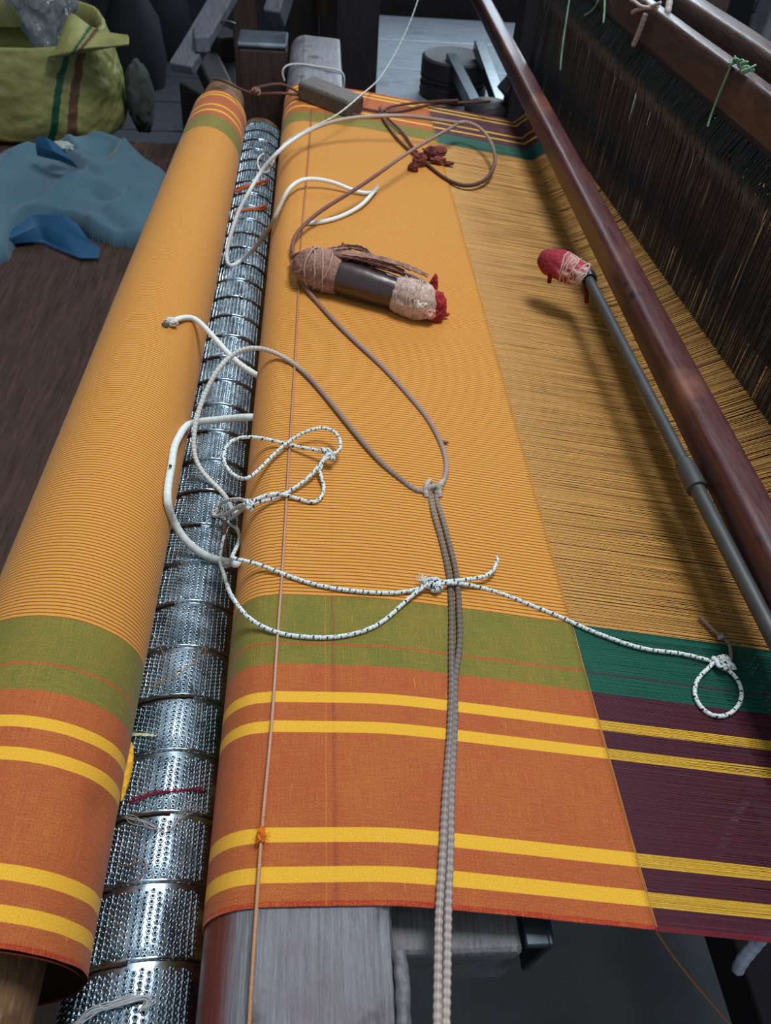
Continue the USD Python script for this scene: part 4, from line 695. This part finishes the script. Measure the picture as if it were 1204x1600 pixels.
# ------------------------------------------------------------------ near end of the loom: rail stub, bracket, things below
a_, b_ = np.array([.030, .137, .7555]), np.array([.0965, .137, .7520])
single('rail_stub', rough(rbox((.070, .062, .044), (.0625, .1345, .756), .0025, trimesh.transformations.rotation_matrix(.05, [0, 1, 0])), .0014, 90, .006), W_STUB, 'stub of a wooden rail jutting from the near end of the grey beam', 'wooden rail')
t = Thing('metal_bracket', 'small dark metal bracket beside the stub of wooden rail', 'bracket', (.108, .13, .73))
part(t, 'plate', rbox((.0125, .052, .005), (.1062, .131, .776), .0012, trimesh.transformations.rotation_matrix(.06, [0, 1, 0])), DULL)
part(t, 'flange', rbox((.0035, .052, .045), (.1105, .131, .756), .0012, trimesh.transformations.rotation_matrix(.12, [0, 1, 0])), DULL)
pa = atz(1140, 1540, .26)
single('treadle', beam((pa[0]+.045, -.3, .26), (pa[0]+.045, .85, .26), .085, .07, .006), W_DARK, 'dark wooden treadle beam low in the lower right corner', 'treadle')
m_, c_ = build_cord([(1198, 1452, .60, 'z'), (1178, 1478, .58, 'z'), (1160, 1500, .57, 'z'), (1152, 1516, .56, 'z')], .0045, [(150, 160, 176)]*2, step=.002, braid=.08)
single('hanging_cord', m_, CORD, 'short pale blue cord end hanging below the maroon border', 'cord', col=c_)
m_, c_ = build_cord([(1170, 1246, .742, 'z'), (1150, 1276, .742, 'z'), (1132, 1312, .742, 'z'), (1118, 1345, .742, 'z')], .0022, [(190, 184, 200)]*2, step=.002, braid=.08)
single('hanging_cord', m_, CORD, 'pale cord showing faintly through the maroon warp', 'cord', col=c_)
m_, c_ = build_cord([(1020, 1449, .0006), (1034, 1470, -.03), (1060, 1506, -.09), (1100, 1555, -.14), (1165, 1630, -.22)], .0006, [(170, 104, 50)]*2, step=.002, sides=6, braid=0)
single('loose_warp_end', m_, CORD, 'single orange yarn hanging from the corner of the cloth to the floor', 'yarn', col=c_)
# fine loose fibres on the roller
def fibre(name, label, pts_list, r, col, cat='yarn'):
    mb = MB()
    for p in pts_list: C, s, _ = spline(resolve(p), 40); v, f = tube(C, r, 5); mb.add(v, f, lin(*col))
    single(name, mb.mesh(), CORD, label, cat, col=mb.cols(), smooth=60)
def wig(pts, n, amp, seed, kind='p', off=.0025):
    r_ = np.random.default_rng(seed); return [[(x+r_.normal()*amp, y+r_.normal()*amp*.6, off+abs(r_.normal())*.0006, kind) for x, y in pts] for _ in range(n)]
fibre('loose_yarn', 'tangle of dark red yarn across the tin roller', wig([(200, 1252), (222, 1246), (245, 1240), (270, 1237), (300, 1233), (318, 1238)], 6, 3.5, 1), .00028, (128, 24, 48))
fibre('loose_yarn', 'wispy white threads on the roller below the red yarn', wig([(196, 1276), (220, 1282), (240, 1292), (262, 1298), (290, 1272), (322, 1268)], 5, 5, 2), .00018, (190, 180, 180))
fibre('loose_yarn', 'golden thread crossing the tin roller beside the green border', wig([(222, 1082), (250, 1066), (280, 1050), (305, 1030), (320, 1010)], 2, 2.5, 3)+wig([(238, 990), (250, 1015), (260, 1035)], 1, 2, 4), .00022, (176, 140, 84))
fibre('loose_yarn', 'brown thread end hooked over the roller by the lower yellow stripes', wig([(186, 1350), (210, 1348), (226, 1346), (222, 1362), (212, 1378)], 1, 1, 5)+wig([(185, 1396), (205, 1390), (222, 1384)], 1, 1, 6), .00024, (150, 96, 58))
fibre('white_tuft', 'tuft of white fibres at the near end of the tin roller', wig([(118, 1604), (150, 1580), (190, 1566), (232, 1560), (226, 1576)], 22, 5, 7, off=.004), .00030, (176, 182, 184), 'tuft')
fibre('twisted_yarn', 'upper of two orange yarn twists wound on the far part of the roller', wig([(366, 300), (380, 294), (398, 289), (416, 282)], 4, 2.0, 8, off=.003), .0011, (176, 84, 40))
fibre('twisted_yarn', 'lower of two orange yarn twists wound on the far part of the roller', wig([(366, 332), (380, 328), (400, 326), (416, 322)], 4, 2.0, 9, off=.003), .0011, (180, 88, 40))
C = resolve([(206, 1148, .003, 'p'), (224, 1148, .0035, 'p'), (244, 1150, .003, 'p')]); v, f, c = ribbon(C, .0016, .0003, 16, .2, (206, 202, 160), 4)
single('paper_scrap', (v, f), RAG, 'tiny cream scrap on the tin roller beside the orange roll end', 'scrap', col=np.clip(c, 0, 1), smooth=0)
# ------------------------------------------------------------------ far end of the loom
def box_px(name, label, cat, x0, x1, y0, y1, z0, z1, m, r=.004, amp=.0015, rot=None, group=None):
    b = rbox((x1-x0, y1-y0, z1-z0), ((x0+x1)/2, (y0+y1)/2, (z0+z1)/2), r, None)
    if rot: b.apply_transform(trimesh.transformations.rotation_matrix(rot, [0, 0, 1], [(x0+x1)/2, (y0+y1)/2, 0]))
    return single(name, rough(b, amp, 14, max(.03, (z1-z0)/30), seed=x0*10), m, label, cat, group)
t = Thing('corner_post', 'square brown loom post with a shiny top at the far end of the tin roller', 'loom post', (-.0985, 1.5125, 0))
part(t, 'shaft', rough(rbox((.081, .075, .797), (-.0985, 1.5125, .3985), .004), .0015, 14, .03), W_BROWN)
part(t, 'metal_cap', rough(rbox((.084, .079, .008), (-.0985, 1.5125, .802), .003), .0008, 50, .01), plain('worn_cap_metal', lin(140, 156, 170), rough=.25, metallic=.8, noise=.4, scale=40), label='shiny metal cap')
t = Thing('wedge', 'dark wooden wedge with a rounded end lying on the far border of the cloth', 'wedge', (.0, 1.23, .80))
wa, wb = on_cloth(479, 137, .013), on_cloth(556, 168, .011); wd = (wb-wa)/np.linalg.norm(wb-wa)
part(t, 'block', rough(beam(wa-wd*.002, wb, .040, .024, .004), .001, 60, .01), wood('wedge_wood', lin(60, 50, 44), lin(112, 106, 98), axis_stretch=(3, 3, 3), freq=12, rough=.6))
# posts behind
p = aty(560, 150, 2.0)
box_px('tall_post', 'thick dark post standing behind the far end of the cloth', 'post', .035, .131, 2.0, 2.09, 0, 1.5, W_DARK)
q0, q1 = aty(797, 130, 1.95), aty(838, 130, 1.95)
box_px('dark_post', 'black post rising behind the dark red bar', 'post', q0[0], q1[0]+.01, 1.93, 2.0, 0, 1.5, W_DARK)
a_, b_ = aty(812, 130, 1.97), aty(885, 50, 1.99)
single('diagonal_brace', beam(a_-(b_-a_)*.3, b_+(b_-a_)*.5, .05, .055, .004), W_DARK, 'dark slanting brace leaning against the black post', 'brace')
box_px('brown_post', 'brown post standing behind the square corner post', 'post', *(aty(362, 20, 2.1)[0], aty(400, 20, 2.1)[0]), 2.1, 2.2, 0, 1.3, W_BROWN)
box_px('broad_upright', 'broad dark upright between the brown post and the tall post', 'post', *(aty(448, 20, 2.25)[0], aty(498, 20, 2.25)[0]), 2.25, 2.33, 0, 1.3, W_DARK)
t_ = aty(511, 5, 2.2); c_ = np.array([t_ + np.array([0, 0, q]) for q in np.linspace(-.02, .35, 12)])
single('round_pole', tube(c_, .027, 24), W_BROWN, 'round pole end hanging beside the tall post', 'pole', smooth=50)
a_, b_ = aty(432, 26, 2.05), aty(446, 0, 2.05)
single('pale_block', rough(beam(aty(428, 30, 2.05), aty(446, -30, 2.12), .04, .05, .004), .001, 30, .02), W_PALE, 'small pale wooden block behind the shiny corner post', 'wood block')
# slanting pale plank and timber pile, upper left
t = Thing('slanting_plank', 'pale grey plank leaning at a slant with a short peg through it', 'plank', aty(275, 108, 2.0))
a_, b_ = aty(284, 108, 1.78), aty(356, -14, 2.0); part(t, 'plank', rough(beam(a_, b_, .052, .02, .003), .0012, 20, .02), W_PALE)
part(t, 'peg', rough(beam(aty(316, 70, 1.80), aty(312, 48, 1.92), .03, .03, .004), .0012, 30, .02), W_PALE)
cw, _, _ = spline(np.array([aty(327, 39, 1.9), aty(340, 34, 1.9), aty(354, 33, 1.9), aty(368, 37, 1.9)]), 24); part(t, 'wire', tube(cw, .0025, 7), IRON, smooth=60)
for k, (x0, y0, x1, y1, w, h, lb) in enumerate([(322, 95, 352, 160, .06, .05, 'dark timber offcut under the slanting plank'), (345, 80, 374, 160, .05, .05, 'dark timber offcut leaning beside the corner post'), (335, 62, 362, 78, .07, .06, 'stubby dark timber block beneath the wire'), (296, 140, 350, 172, .08, .06, 'dark timber offcut lowest in the pile behind the roll')]):
    dn_ = np.array([0, 0, .10*(k == 3)]); h = .26 if k == 3 else h
    single('timber_offcut', rough(beam(aty(x0, y0, 2.28+.07*k)-dn_, aty(x1, y1, 2.16+.07*k)-dn_, w, h, .006), .002, 18, .03), wood('offcut_wood_%s' % 'abcd'[k], lin(22, 21, 23), lin(46, 42, 43), axis_stretch=(3, 3, 3), freq=7), lb, 'timber')
# bench and blue cloth, sack
BH = .45
t = Thing('bench', 'low dark wooden bench along the left side under the cloth roll', 'bench', (-.6, 1.0, 0))
for k, (x0, x1) in enumerate(((-.78, -.142), (-1.15, -.786), (-1.5, -1.156))):
    part(t, 'plank', rough(slab(x0, x1, .05, 1.98, BH-.045, BH), .0012, 6, .06, seed=k), W_BENCH)
for x in (-1.35, -.3):
    for y in (.2, 1.85): part(t, 'leg', rbox((.07, .07, BH-.045), (x, y, (BH-.045)/2), .005), W_DARK)
# the grey platform beyond the bench
t = Thing('floor_platform', 'low greyish plank platform beyond the bench at the upper left', 'platform', (-.6, 2.8, 0))
for k in range(5): part(t, 'plank', slab(-1.6, -.02, 2.02+.26*k, 2.27+.26*k, .24, .28), wood('platform_wood_%s' % 'abcde'[k], lin(44, 46, 54), lin(78, 80, 88), axis_stretch=(.5, 5, 3), freq=5, rough=.5))
# plank table in the daylight
t = Thing('plank_table', 'low grey plank table in bright daylight behind the far cloth border', 'table', (.55, 2.6, 0))
for k in range(4): part(t, 'plank', rough(slab(.145, 1.35, 2.02+.32*k, 2.335+.32*k, BH-.035, BH), .0008, 8, .08, seed=k), W_TABLE)
for x in (.19, 1.28):
    for y in (2.1, 3.2): part(t, 'leg', rbox((.06, .06, BH-.035), (x, y, (BH-.035)/2), .004), W_DARK)
t = Thing('bobbin_drum', 'dark squat round drum on the grey plank table', 'drum', atz(708, 168, BH))
dc = atz(712, 168, BH)+np.array([0, .10, 0])
prof = np.array([[0, .0], [.088, .0], [.096, .006], [.096, .03], [.092, .034], [.092, .055], [.097, .06], [.097, .10], [.090, .105], [.07, .1], [.03, .096], [0, .096]])
dr = trimesh.creation.revolve(prof, sections=48); dr.apply_translation(dc); part(t, 'drum', dr, W_DARK)
for k in range(5):
    rr = trimesh.creation.torus(.0935, .004, 48, 8); rr.apply_translation(dc+np.array([0, 0, .016+.018*k])); part(t, 'hoop', rr, W_DARK)
def flatbar(name, label, a, b, w, h): return single(name, beam(a, b, w, h, .0025), IRON, label, 'metal bar')
flatbar('iron_bar', 'dark iron bar with a bright edge, left of two leaning on the drum', aty(704, 92, 2.42), aty(742, 168, 2.05), .030, .03)
flatbar('iron_bar', 'dark iron bar with a bright edge, right of two, against the dark red bar', aty(748, 72, 2.45), aty(782, 166, 2.05), .032, .03)
st = rough(trimesh.creation.icosphere(3, .03), .03, 30, .02); st.apply_scale([1.4, 1, .6]); st.apply_translation(aty(764, 172, 1.98)); single('dark_stone', st, W_DARK, 'dark lump between the iron bars and the far cloth border', 'lump')
st = rough(trimesh.creation.icosphere(3, .06), .02, 12, .02); st.apply_scale([1, 1, 1.2]); st.apply_translation(np.array([atz(850, 150, BH)[0]+.05, 2.42, BH+.37])); single('grey_bundle', st, plain('grey_bundle_cloth', lin(92, 98, 106), rough=.8), 'grey cloth bundle behind the far heddles', 'bundle')
single('low_box', rough(rbox((.22, .2, .3), np.array([atz(850, 150, BH)[0]+.02, 2.42, BH+.151]), .01), .003, 12, .04), W_TABLE, 'grey box under the bundle behind the far heddles', 'box')
# background clutter
box_px('dark_cabinet', 'dark cabinet standing far behind the grey plank table', 'cabinet', .0, 1.0, 3.45, 3.75, 0, 1.0, W_DARK)
box_px('maroon_panel', 'dark maroon board standing behind the green sack', 'board', -1.5, -.83, 2.55, 2.6, .28, 1.2, plain('maroon_board', lin(50, 34, 40), rough=.7))
for k, (px, py, h) in enumerate(((120, 40, .30), (205, 20, .34), (262, 60, .24))):
    c = aty(px, py, (2.9, 2.95, 3.3)[k]); prof = np.array([[0, 0], [.08, 0], [.095, .08], [.085, .2], [.05, .27], [.055, h], [.03, h], [0, h]]); j = trimesh.creation.revolve(prof, sections=32); j.apply_translation([c[0], c[1], .28])
    single('clay_jar', j, plain('sooty_jar_%s' % 'abc'[k], lin(36, 38, 44), rough=.7), ('left of three dim clay jars behind the sack', 'middle of three dim clay jars behind the sack', 'right of three dim clay jars behind the sack')[k], 'jar', smooth=40)
# things behind the heddles at the upper right
q0 = aty(1120, 5, 1.35); box_px('red_upright', 'reddish brown upright behind the heddle shafts at the top right', 'post', aty(1085, 5, 1.6)[0], aty(1140, 5, 1.6)[0], 1.6, 1.64, .0, 1.5, W_SHAFT)
t = Thing('link_chain', 'short chain of shiny metal links hanging at the top right behind the heddles', 'chain', aty(1185, 20, 1.3))
for k in range(5):
    tt = trimesh.creation.torus(.0075, .0026, 24, 10); tt.apply_transform(trimesh.transformations.rotation_matrix(np.pi/2, [1, 0, 0] if k % 2 else [.3, 1, 0])); tt.apply_scale([1, 1, 1.25]); tt.apply_translation(aty(1189-3.2*k, -4+12*k, 1.3)); part(t, 'link', tt, IRON, smooth=60)
box_px('grey_upright', 'grey upright at the very top right corner', 'post', aty(1196, 40, 1.25)[0], aty(1235, 40, 1.25)[0], 1.25, 1.30, 0, 1.5, W_PALE)

# ties on the heddle shafts
GREEN = (116, 158, 128)
t = Thing('green_tie', 'green cord knotted over the front heddle shaft, its end hanging straight down', 'cord', (.36, .8, .9))
yb = .62; c0 = atx(1148, 104, hx(.7, .008)); yb = c0[1]
fx = hx(yb, .0065)
m_, c_ = build_cord([(1142, 100, fx-.001, 'x'), (1135, 118, fx-.002, 'x'), (1125, 142, fx-.003, 'x'), (1114, 170, fx-.004, 'x'), (1105, 198, fx-.006, 'x')], .0011, [GREEN]*2, step=.001); part(t, 'hanging_end', m_, CORD, col=c_)
for k, (x, y) in enumerate(((1143, 98), (1150, 94), (1160, 100), (1168, 108))):
    m_, c_ = loops_knot(atx(x, y, hx(yb, .0065+.0015*k)), .0026, .0010, GREEN, 3, k+20); part(t, 'knot', m_, CORD, col=c_)
t = Thing('white_tie', 'white string tied in a loose bow over the front heddle shaft', 'string', (.36, 1.0, .95))
yw = atx(1000, 12, .36)[1]; fx = hx(yw, .005)
for p, r in (([(1008, 22, fx-.001, 'x'), (1003, 36, fx-.002, 'x'), (996, 55, fx-.003, 'x'), (989, 71, fx-.004, 'x')], .0030), ([(985, 0, fx-.004, 'x'), (998, 8, fx-.006, 'x'), (1012, 12, fx-.004, 'x'), (1028, 10, fx+.006, 'x')], .0018), ([(987, 20, fx-.006, 'x'), (1000, 14, fx-.006, 'x'), (1016, 10, fx-.002, 'x'), (1032, 4, fx+.004, 'x')], .0018), ([(1006, -6, fx+.004, 'x'), (1014, 6, fx, 'x'), (1026, 14, fx+.003, 'x')], .0016), ([(1046, -8, fx+.022, 'x'), (1044, 10, fx+.020, 'x'), (1040, 28, fx+.018, 'x')], .0036)):
    m_, c_ = build_cord(p, r, [(168, 160, 158)]*2, step=.0012); part(t, 'string', m_, CORD, col=c_)
for k, (p, lb) in enumerate((([(936, -10, .345, 'x'), (931, 8, .343, 'x'), (918, 22, .340, 'x'), (905, 29, .338, 'x')], 'green string end curling left at the top of the far heddles'), ([(944, -10, .345, 'x'), (944, 12, .343, 'x'), (942, 36, .340, 'x')], 'straight green string end beside the curled one on the far heddles'), ([(890, -10, .33, 'x'), (886, 20, .328, 'x'), (880, 60, .326, 'x'), (875, 110, .324, 'x')], 'long green string hanging down at the far edge of the heddles'))):
    m_, c_ = build_cord(p, .0012, [(104, 140, 124)]*2, step=.002); single('green_string', m_, CORD, lb, 'string', col=c_)
# ------------------------------------------------------------------ blue garment crumpled on the bench
def garment():
    out = [(-60, 262), (0, 246), (30, 232), (48, 224), (62, 232), (100, 226), (118, 220), (150, 219), (186, 224), (206, 238), (228, 250), (262, 272), (258, 330), (236, 380), (215, 374), (172, 370), (140, 360), (112, 345), (78, 338), (52, 344), (24, 362), (8, 392), (-60, 420)]
    from shapely.geometry import Polygon, Point
    zb = BH+.035; poly = Polygon([atz(x, y, BH+.02)[:2] for x, y in out]).buffer(.006).buffer(-.004)
    x0, y0, x1, y1 = poly.bounds; n = 190; X, Y = np.meshgrid(np.linspace(x0, x1, n), np.linspace(y0, y1, n), indexing='ij')
    import shapely
    P = shapely.points(X.ravel(), Y.ravel()); d = shapely.distance(P, poly.exterior).reshape(n, n); ins = shapely.contains(poly, P).reshape(n, n)
    q = np.stack([X, Y, X*0], -1).reshape(-1, 3)
    h = .018+.022*np.clip(d/.06, 0, 1)**.6
    h = h+.008*meshkit.fbm(q*5+2).reshape(n, n)+.004*(1-2*np.abs(meshkit.fbm(q*np.array([10, 16, 1])+5))).reshape(n, n)
    amp_k = .62
    for pts, amp, w in [([(30, 262), (70, 245), (108, 250), (150, 280), (168, 288)], .030, .018), ([(110, 228), (135, 250), (160, 272), (172, 282), (190, 262), (196, 240)], .034, .016), ([(28, 345), (60, 322), (95, 308), (132, 284)], .028, .016), ([(150, 222), (186, 228), (200, 245)], .030, .016), ([(200, 252), (226, 276), (248, 300)], .020, .018), ([(100, 338), (140, 344), (185, 332), (230, 306)], .026, .022), ([(110, 300), (150, 300), (190, 310), (214, 318)], .022, .02), ([(0, 290), (20, 262), (48, 244)], .022, .02)]:
        C, _, _ = spline(np.array([atz(x, y, zb) for x, y in pts]), 60); dd = np.min(np.hypot(X[..., None]-C[:, 0], Y[..., None]-C[:, 1]), axis=-1); h = h+amp_k*amp*np.exp(-(dd/w*1.1)**1.25)
    for pts, amp, w in [([(95, 254), (120, 272), (128, 282)], .022, .010), ([(115, 240), (140, 246), (170, 240)], .020, .02), ([(148, 312), (176, 318), (200, 308)], .020, .012), ([(160, 340), (190, 352)], .018, .012), ([(5, 320), (30, 318), (60, 314)], .012, .02)]:
        C, _, _ = spline(np.array([atz(x, y, zb) for x, y in pts]), 40); dd = np.min(np.hypot(X[..., None]-C[:, 0], Y[..., None]-C[:, 1]), axis=-1); h = h-.9*amp*np.exp(-(dd/w*1.1)**1.25)
    from scipy.ndimage import gaussian_filter
    h = gaussian_filter(h, 1.7)+.0025*meshkit.fbm(q*26+1).reshape(n, n)
    h = np.maximum(h, .006)*np.clip(d/.012, 0, 1)**.5
    Z = BH+.002+np.where(ins, h, 0); V = np.stack([X, Y, Z], -1).reshape(-1, 3); F = grid_faces(n, n); keep = ins.ravel()[F].all(1); F = F[keep]
    B = V.copy(); B[:, 2] = BH+.0005; m = trimesh.Trimesh(V, F, process=False)
    if m.face_normals[:, 2].mean() < 0: F = F[:, ::-1]
    e = np.sort(trimesh.Trimesh(V, F, process=False).edges, axis=1); u, idx, cnt = np.unique(e, axis=0, return_index=True, return_counts=True); be = trimesh.Trimesh(V, F, process=False).edges[idx[cnt == 1]]
    N = len(V); side = np.concatenate([np.stack([be[:, 1], be[:, 0], be[:, 0]+N], 1), np.stack([be[:, 1], be[:, 0]+N, be[:, 1]+N], 1)])
    t_ = trimesh.Trimesh(np.vstack([V, B]), np.vstack([F, F[:, ::-1]+N, side]), process=False); t_.remove_unreferenced_vertices(); return t_
t = Thing('blue_garment', 'crumpled blue grey cotton garment heaped on the bench in front of the green sack', 'clothing', (-.5, 1.6, BH))
part(t, 'cotton', garment(), BLUE, smooth=60)
def flap(pts, zs, th, m, nm, lb, thing):
    """a folded sheet through rows of points: rows x columns of (px, py, height above the bench)"""
    G = np.array([[atz(x, y, BH+z) for x, y, z in row] for row in pts]); r, c = G.shape[:2]; u = np.linspace(0, r-1, 30); w = np.linspace(0, c-1, 30)
    from scipy.interpolate import interp1d
    G = interp1d(np.arange(r), G, axis=0)(u); G = interp1d(np.arange(c), G, axis=1)(w)
    G[..., 2] += .002*meshkit.fbm(G.reshape(-1, 3)*40).reshape(30, 30); V = G.reshape(-1, 3); F = grid_faces(30, 30); q = trimesh.Trimesh(V, F, process=False)
    if q.face_normals[:, 2].mean() < 0: F = F[:, ::-1]
    nn = trimesh.Trimesh(V, F, process=False).vertex_normals; idx = np.arange(900).reshape(30, 30); e = []
    for line in (idx[0], idx[-1][::-1], idx[:, 0][::-1], idx[:, -1]): a, b = line[:-1], line[1:]; e += [np.stack([a, b, b+900], 1), np.stack([a, b+900, a+900], 1)]
    part(thing, nm, (np.vstack([V, V-nn*th]), np.vstack([F, F[:, ::-1]+900, *e])), m, lb, smooth=35)
flap([[(18, 360, .03), (52, 336, .05), (98, 336, .056), (120, 350, .045)], [(14, 374, .022), (60, 352, .036), (105, 362, .034), (138, 374, .030)], [(20, 384, .006), (70, 376, .010), (115, 396, .010), (157, 388, .018)], [(36, 366, .004), (80, 386, .006), (125, 404, .008), (154, 404, .008)]], 0, .0012, BLUE2, 'lining', 'bright blue glossy lining of the garment', t)
flap([[(56, 214, .115), (72, 215, .12), (90, 226, .115)], [(56, 230, .10), (84, 238, .11), (112, 252, .10)], [(58, 244, .07), (92, 252, .08), (122, 264, .07)]], 0, .0012, BLUE2, 'collar', 'dark blue collar band', t)
single('white_scrap', lump(atz(96, 229, BH+.10), .014, (170, 180, 176), amp=.4, squash=(1.4, 1, .6))[0], RAG, 'small white scrap tucked between the garment and the sack', 'scrap', col=lump(atz(96, 229, BH+.10), .014, (170, 180, 176), amp=.4, squash=(1.4, 1, .6))[1])

# ------------------------------------------------------------------ green woven plastic sack
SACK = mat('woven_plastic', {'a': ('attribute', {'attribute': 'tint'}), 'g': ('geometry', {}), 'mp': ('mapping', {'scale': (400, 400, 400)}), 'w': ('noise_texture', {'scale': 14, 'detail': 5, 'roughness': .6}), 'r': ('map_range', {'from_min': .3, 'from_max': .7, 'to_min': .72, 'to_max': 1.25}), 'm': ('mix', {'mix_type': 'multiply', 'fac': 1.}), 'b': ('bump', {'strength': .5, 'distance': .006}),
    'p': ('principled_bsdf', {'roughness': .5, 'specular_ior_level': .4}), 'tr': ('translucent_bsdf' if False else 'diffuse_bsdf', {})}, [('g.position', 'w.vector'), ('w.fac', 'r.value'), ('a.color', 'm.color1'), ('r.result', 'm.color2'), ('m.color', 'p.base_color'), ('w.fac', 'b.height'), ('b.normal', 'p.normal')])
t = Thing('sack', 'yellow green woven plastic sack with green and brown stripes, mouth folded over, on the bench', 'sack', (-.72, 1.97, BH))
SG, SB, SD = np.array(lin(138, 138, 82)), np.array(lin(92, 62, 40)), np.array(lin(14, 74, 50))
sx, sy = -.705, 2.05
def sack_col(ph, z):
    c = SG.copy(); tl = -74+24*np.clip((z-BH)/.2, 0, 1.4)
    for a, w, cc in ((tl, 2.0, SD), (tl+9, 2.6, SB)):
        if abs((math.degrees(ph)-a-1.5*math.sin(z*30)+180) % 360-180) < w: c = cc
    return c
m = 560; ph = np.linspace(-np.pi, np.pi, m, endpoint=False); c_, s_ = np.cos(ph), np.sin(ph); den = (np.abs(c_)**2.6+np.abs(s_)**2.6)**(-1/2.6)
rows, cols_ = [], []
back = np.clip(s_*.5+.5, 0, 1); lf = np.clip(-c_, 0, 1)
for i, u in enumerate(np.linspace(0, 1, 50)):
    r = float(PchipInterpolator([0, .06, .3, .7, 1], [.17, .222, .232, .226, .212])(u)); q = np.stack([c_*2.4, s_*2.4, np.full(m, u*2.4)], 1)
    w = meshkit.fbm(q+3); w2 = 1-2*np.abs(meshkit.fbm(q*np.array([1.5, 1.5, 2.2])+7)); k = 1+.05*w+.055*(w2-.5)
    z = BH+.001+u*(.195+.045*back)+.008*w*u; rows.append(np.stack([sx+r*den*c_*k, sy+.62*r*den*s_*k, z], 1)); cols_.append([sack_col(a, zz) for a, zz in zip(ph, z)])
top = rows[-1]
for j, (f, dz) in enumerate(((.985, .006), (.95, .004), (.90, -.02), (.86, -.06))):      # the rim turns over and hangs inside
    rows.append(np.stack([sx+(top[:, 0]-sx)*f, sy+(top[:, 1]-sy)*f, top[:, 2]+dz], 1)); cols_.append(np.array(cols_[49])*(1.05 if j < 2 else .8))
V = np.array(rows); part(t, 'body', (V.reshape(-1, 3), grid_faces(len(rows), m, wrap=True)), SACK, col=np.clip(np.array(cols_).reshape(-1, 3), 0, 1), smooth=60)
def sheet(rows_, ys_, th, n1=44, n2=60):
    G = np.array([[aty(x, y, yy+dy) for x, y, dy in row] for row, yy in zip(rows_, ys_)]); r, c = G.shape[:2]
    G = PchipInterpolator(np.arange(r), G, axis=0)(np.linspace(0, r-1, n1)); G = PchipInterpolator(np.arange(c), G, axis=1)(np.linspace(0, c-1, n2))
    G[..., 1] += .010*meshkit.fbm(G.reshape(-1, 3)*22).reshape(n1, n2); G[..., 2] += .004*meshkit.fbm(G.reshape(-1, 3)*16+4).reshape(n1, n2)
    V = G.reshape(-1, 3); F = grid_faces(n1, n2); q = trimesh.Trimesh(V, F, process=False)
    if q.face_normals[:, 1].mean() > 0: F = F[:, ::-1]
    N = n1*n2; nn = trimesh.Trimesh(V, F, process=False).vertex_normals; idx = np.arange(N).reshape(n1, n2); e = []
    for line in (idx[0], idx[-1][::-1], idx[:, 0][::-1], idx[:, -1]): a, b = line[:-1], line[1:]; e += [np.stack([a, b, b+N], 1), np.stack([a, b+N, a+N], 1)]
    return np.vstack([V, V-nn*th]), np.vstack([F, F[:, ::-1]+N, *e]), n1, n2
V, F, n1, n2 = sheet([[(96, 52, .03), (112, 24, .03), (142, 44, .02), (172, 54, .01), (199, 56, 0)], [(88, 74, .0), (112, 58, 0), (140, 64, 0), (172, 64, 0), (201, 62, 0)], [(78, 90, .0), (108, 84, -.01), (140, 78, -.015), (172, 74, -.01), (201, 72, 0)], [(74, 94, .015), (104, 90, .02), (138, 84, .03), (170, 78, .02), (198, 74, .01)]], [1.93, 1.90, 1.88, 1.90], .002)
uu, ww = np.meshgrid(np.linspace(0, 1, n1), np.linspace(0, 1, n2), indexing='ij'); cc = np.broadcast_to(SG*1.12, (n1, n2, 3)).copy(); dd = ww+.28*uu-.50
cc[np.abs(dd) < .022] = SD; cc[np.abs(dd-.085) < .03] = SB; cc = cc.reshape(-1, 3)
part(t, 'folded_mouth', (V, F), SACK, col=np.vstack([cc, cc]), label='mouth of the sack folded over into a spout', smooth=60)
single('dark_bundle', lump(np.array([-.437, 2.06, BH+.075]), .08, (46, 48, 50), amp=.25, sc=2, squash=(.36, .7, .95))[0], RAG, 'dark bundle leaning against the right side of the green sack', 'bundle', col=np.broadcast_to(lin(58, 64, 60), (2562, 3)))
# clear crumpled plastic standing in the sack
PLA = mat('clear_plastic', {'n': ('noise_texture', {'scale': 30, 'detail': 3}), 'g': ('geometry', {}), 'b': ('bump', {'strength': .6, 'distance': .01}), 't': ('transparent_bsdf', {'color': (.8, .84, .86)}), 'p': ('principled_bsdf', {'base_color': lin(118, 126, 132), 'roughness': .22, 'specular_ior_level': .7}), 'm': ('mix_closure', {'fac': .62})}, [('g.position', 'n.vector'), ('n.fac', 'b.height'), ('b.normal', 'p.normal'), ('t.BSDF', 'm.closure1'), ('p.BSDF', 'm.closure2')], 'm.closure')
pa, pb = aty(82, 96, 1.99), aty(58, -60, 2.06); u = np.linspace(0, 1, 50); ph = np.linspace(0, 2*np.pi, 90, endpoint=False); V = np.zeros((50, 90, 3))
wr = PchipInterpolator([0, .12, .5, 1], [.022, .045, .075, .085])(u)
for i in range(50):
    c = pa+(pb-pa)*u[i]; q = np.stack([np.cos(ph)*1.5, np.sin(ph)*1.5, np.full(90, u[i]*2.0)], 1); k = 1+.45*(1-2*np.abs(meshkit.fbm(q*1.6+2)))-.25+.2*meshkit.fbm(q*3)
    V[i] = c+np.stack([wr[i]*k*np.cos(ph), .6*wr[i]*k*np.sin(ph), 0*ph], 1)
single('plastic_bag', (V.reshape(-1, 3), grid_faces(50, 90, wrap=True)), PLA, 'crumpled clear plastic bag standing up out of the sack', 'plastic bag', smooth=25)
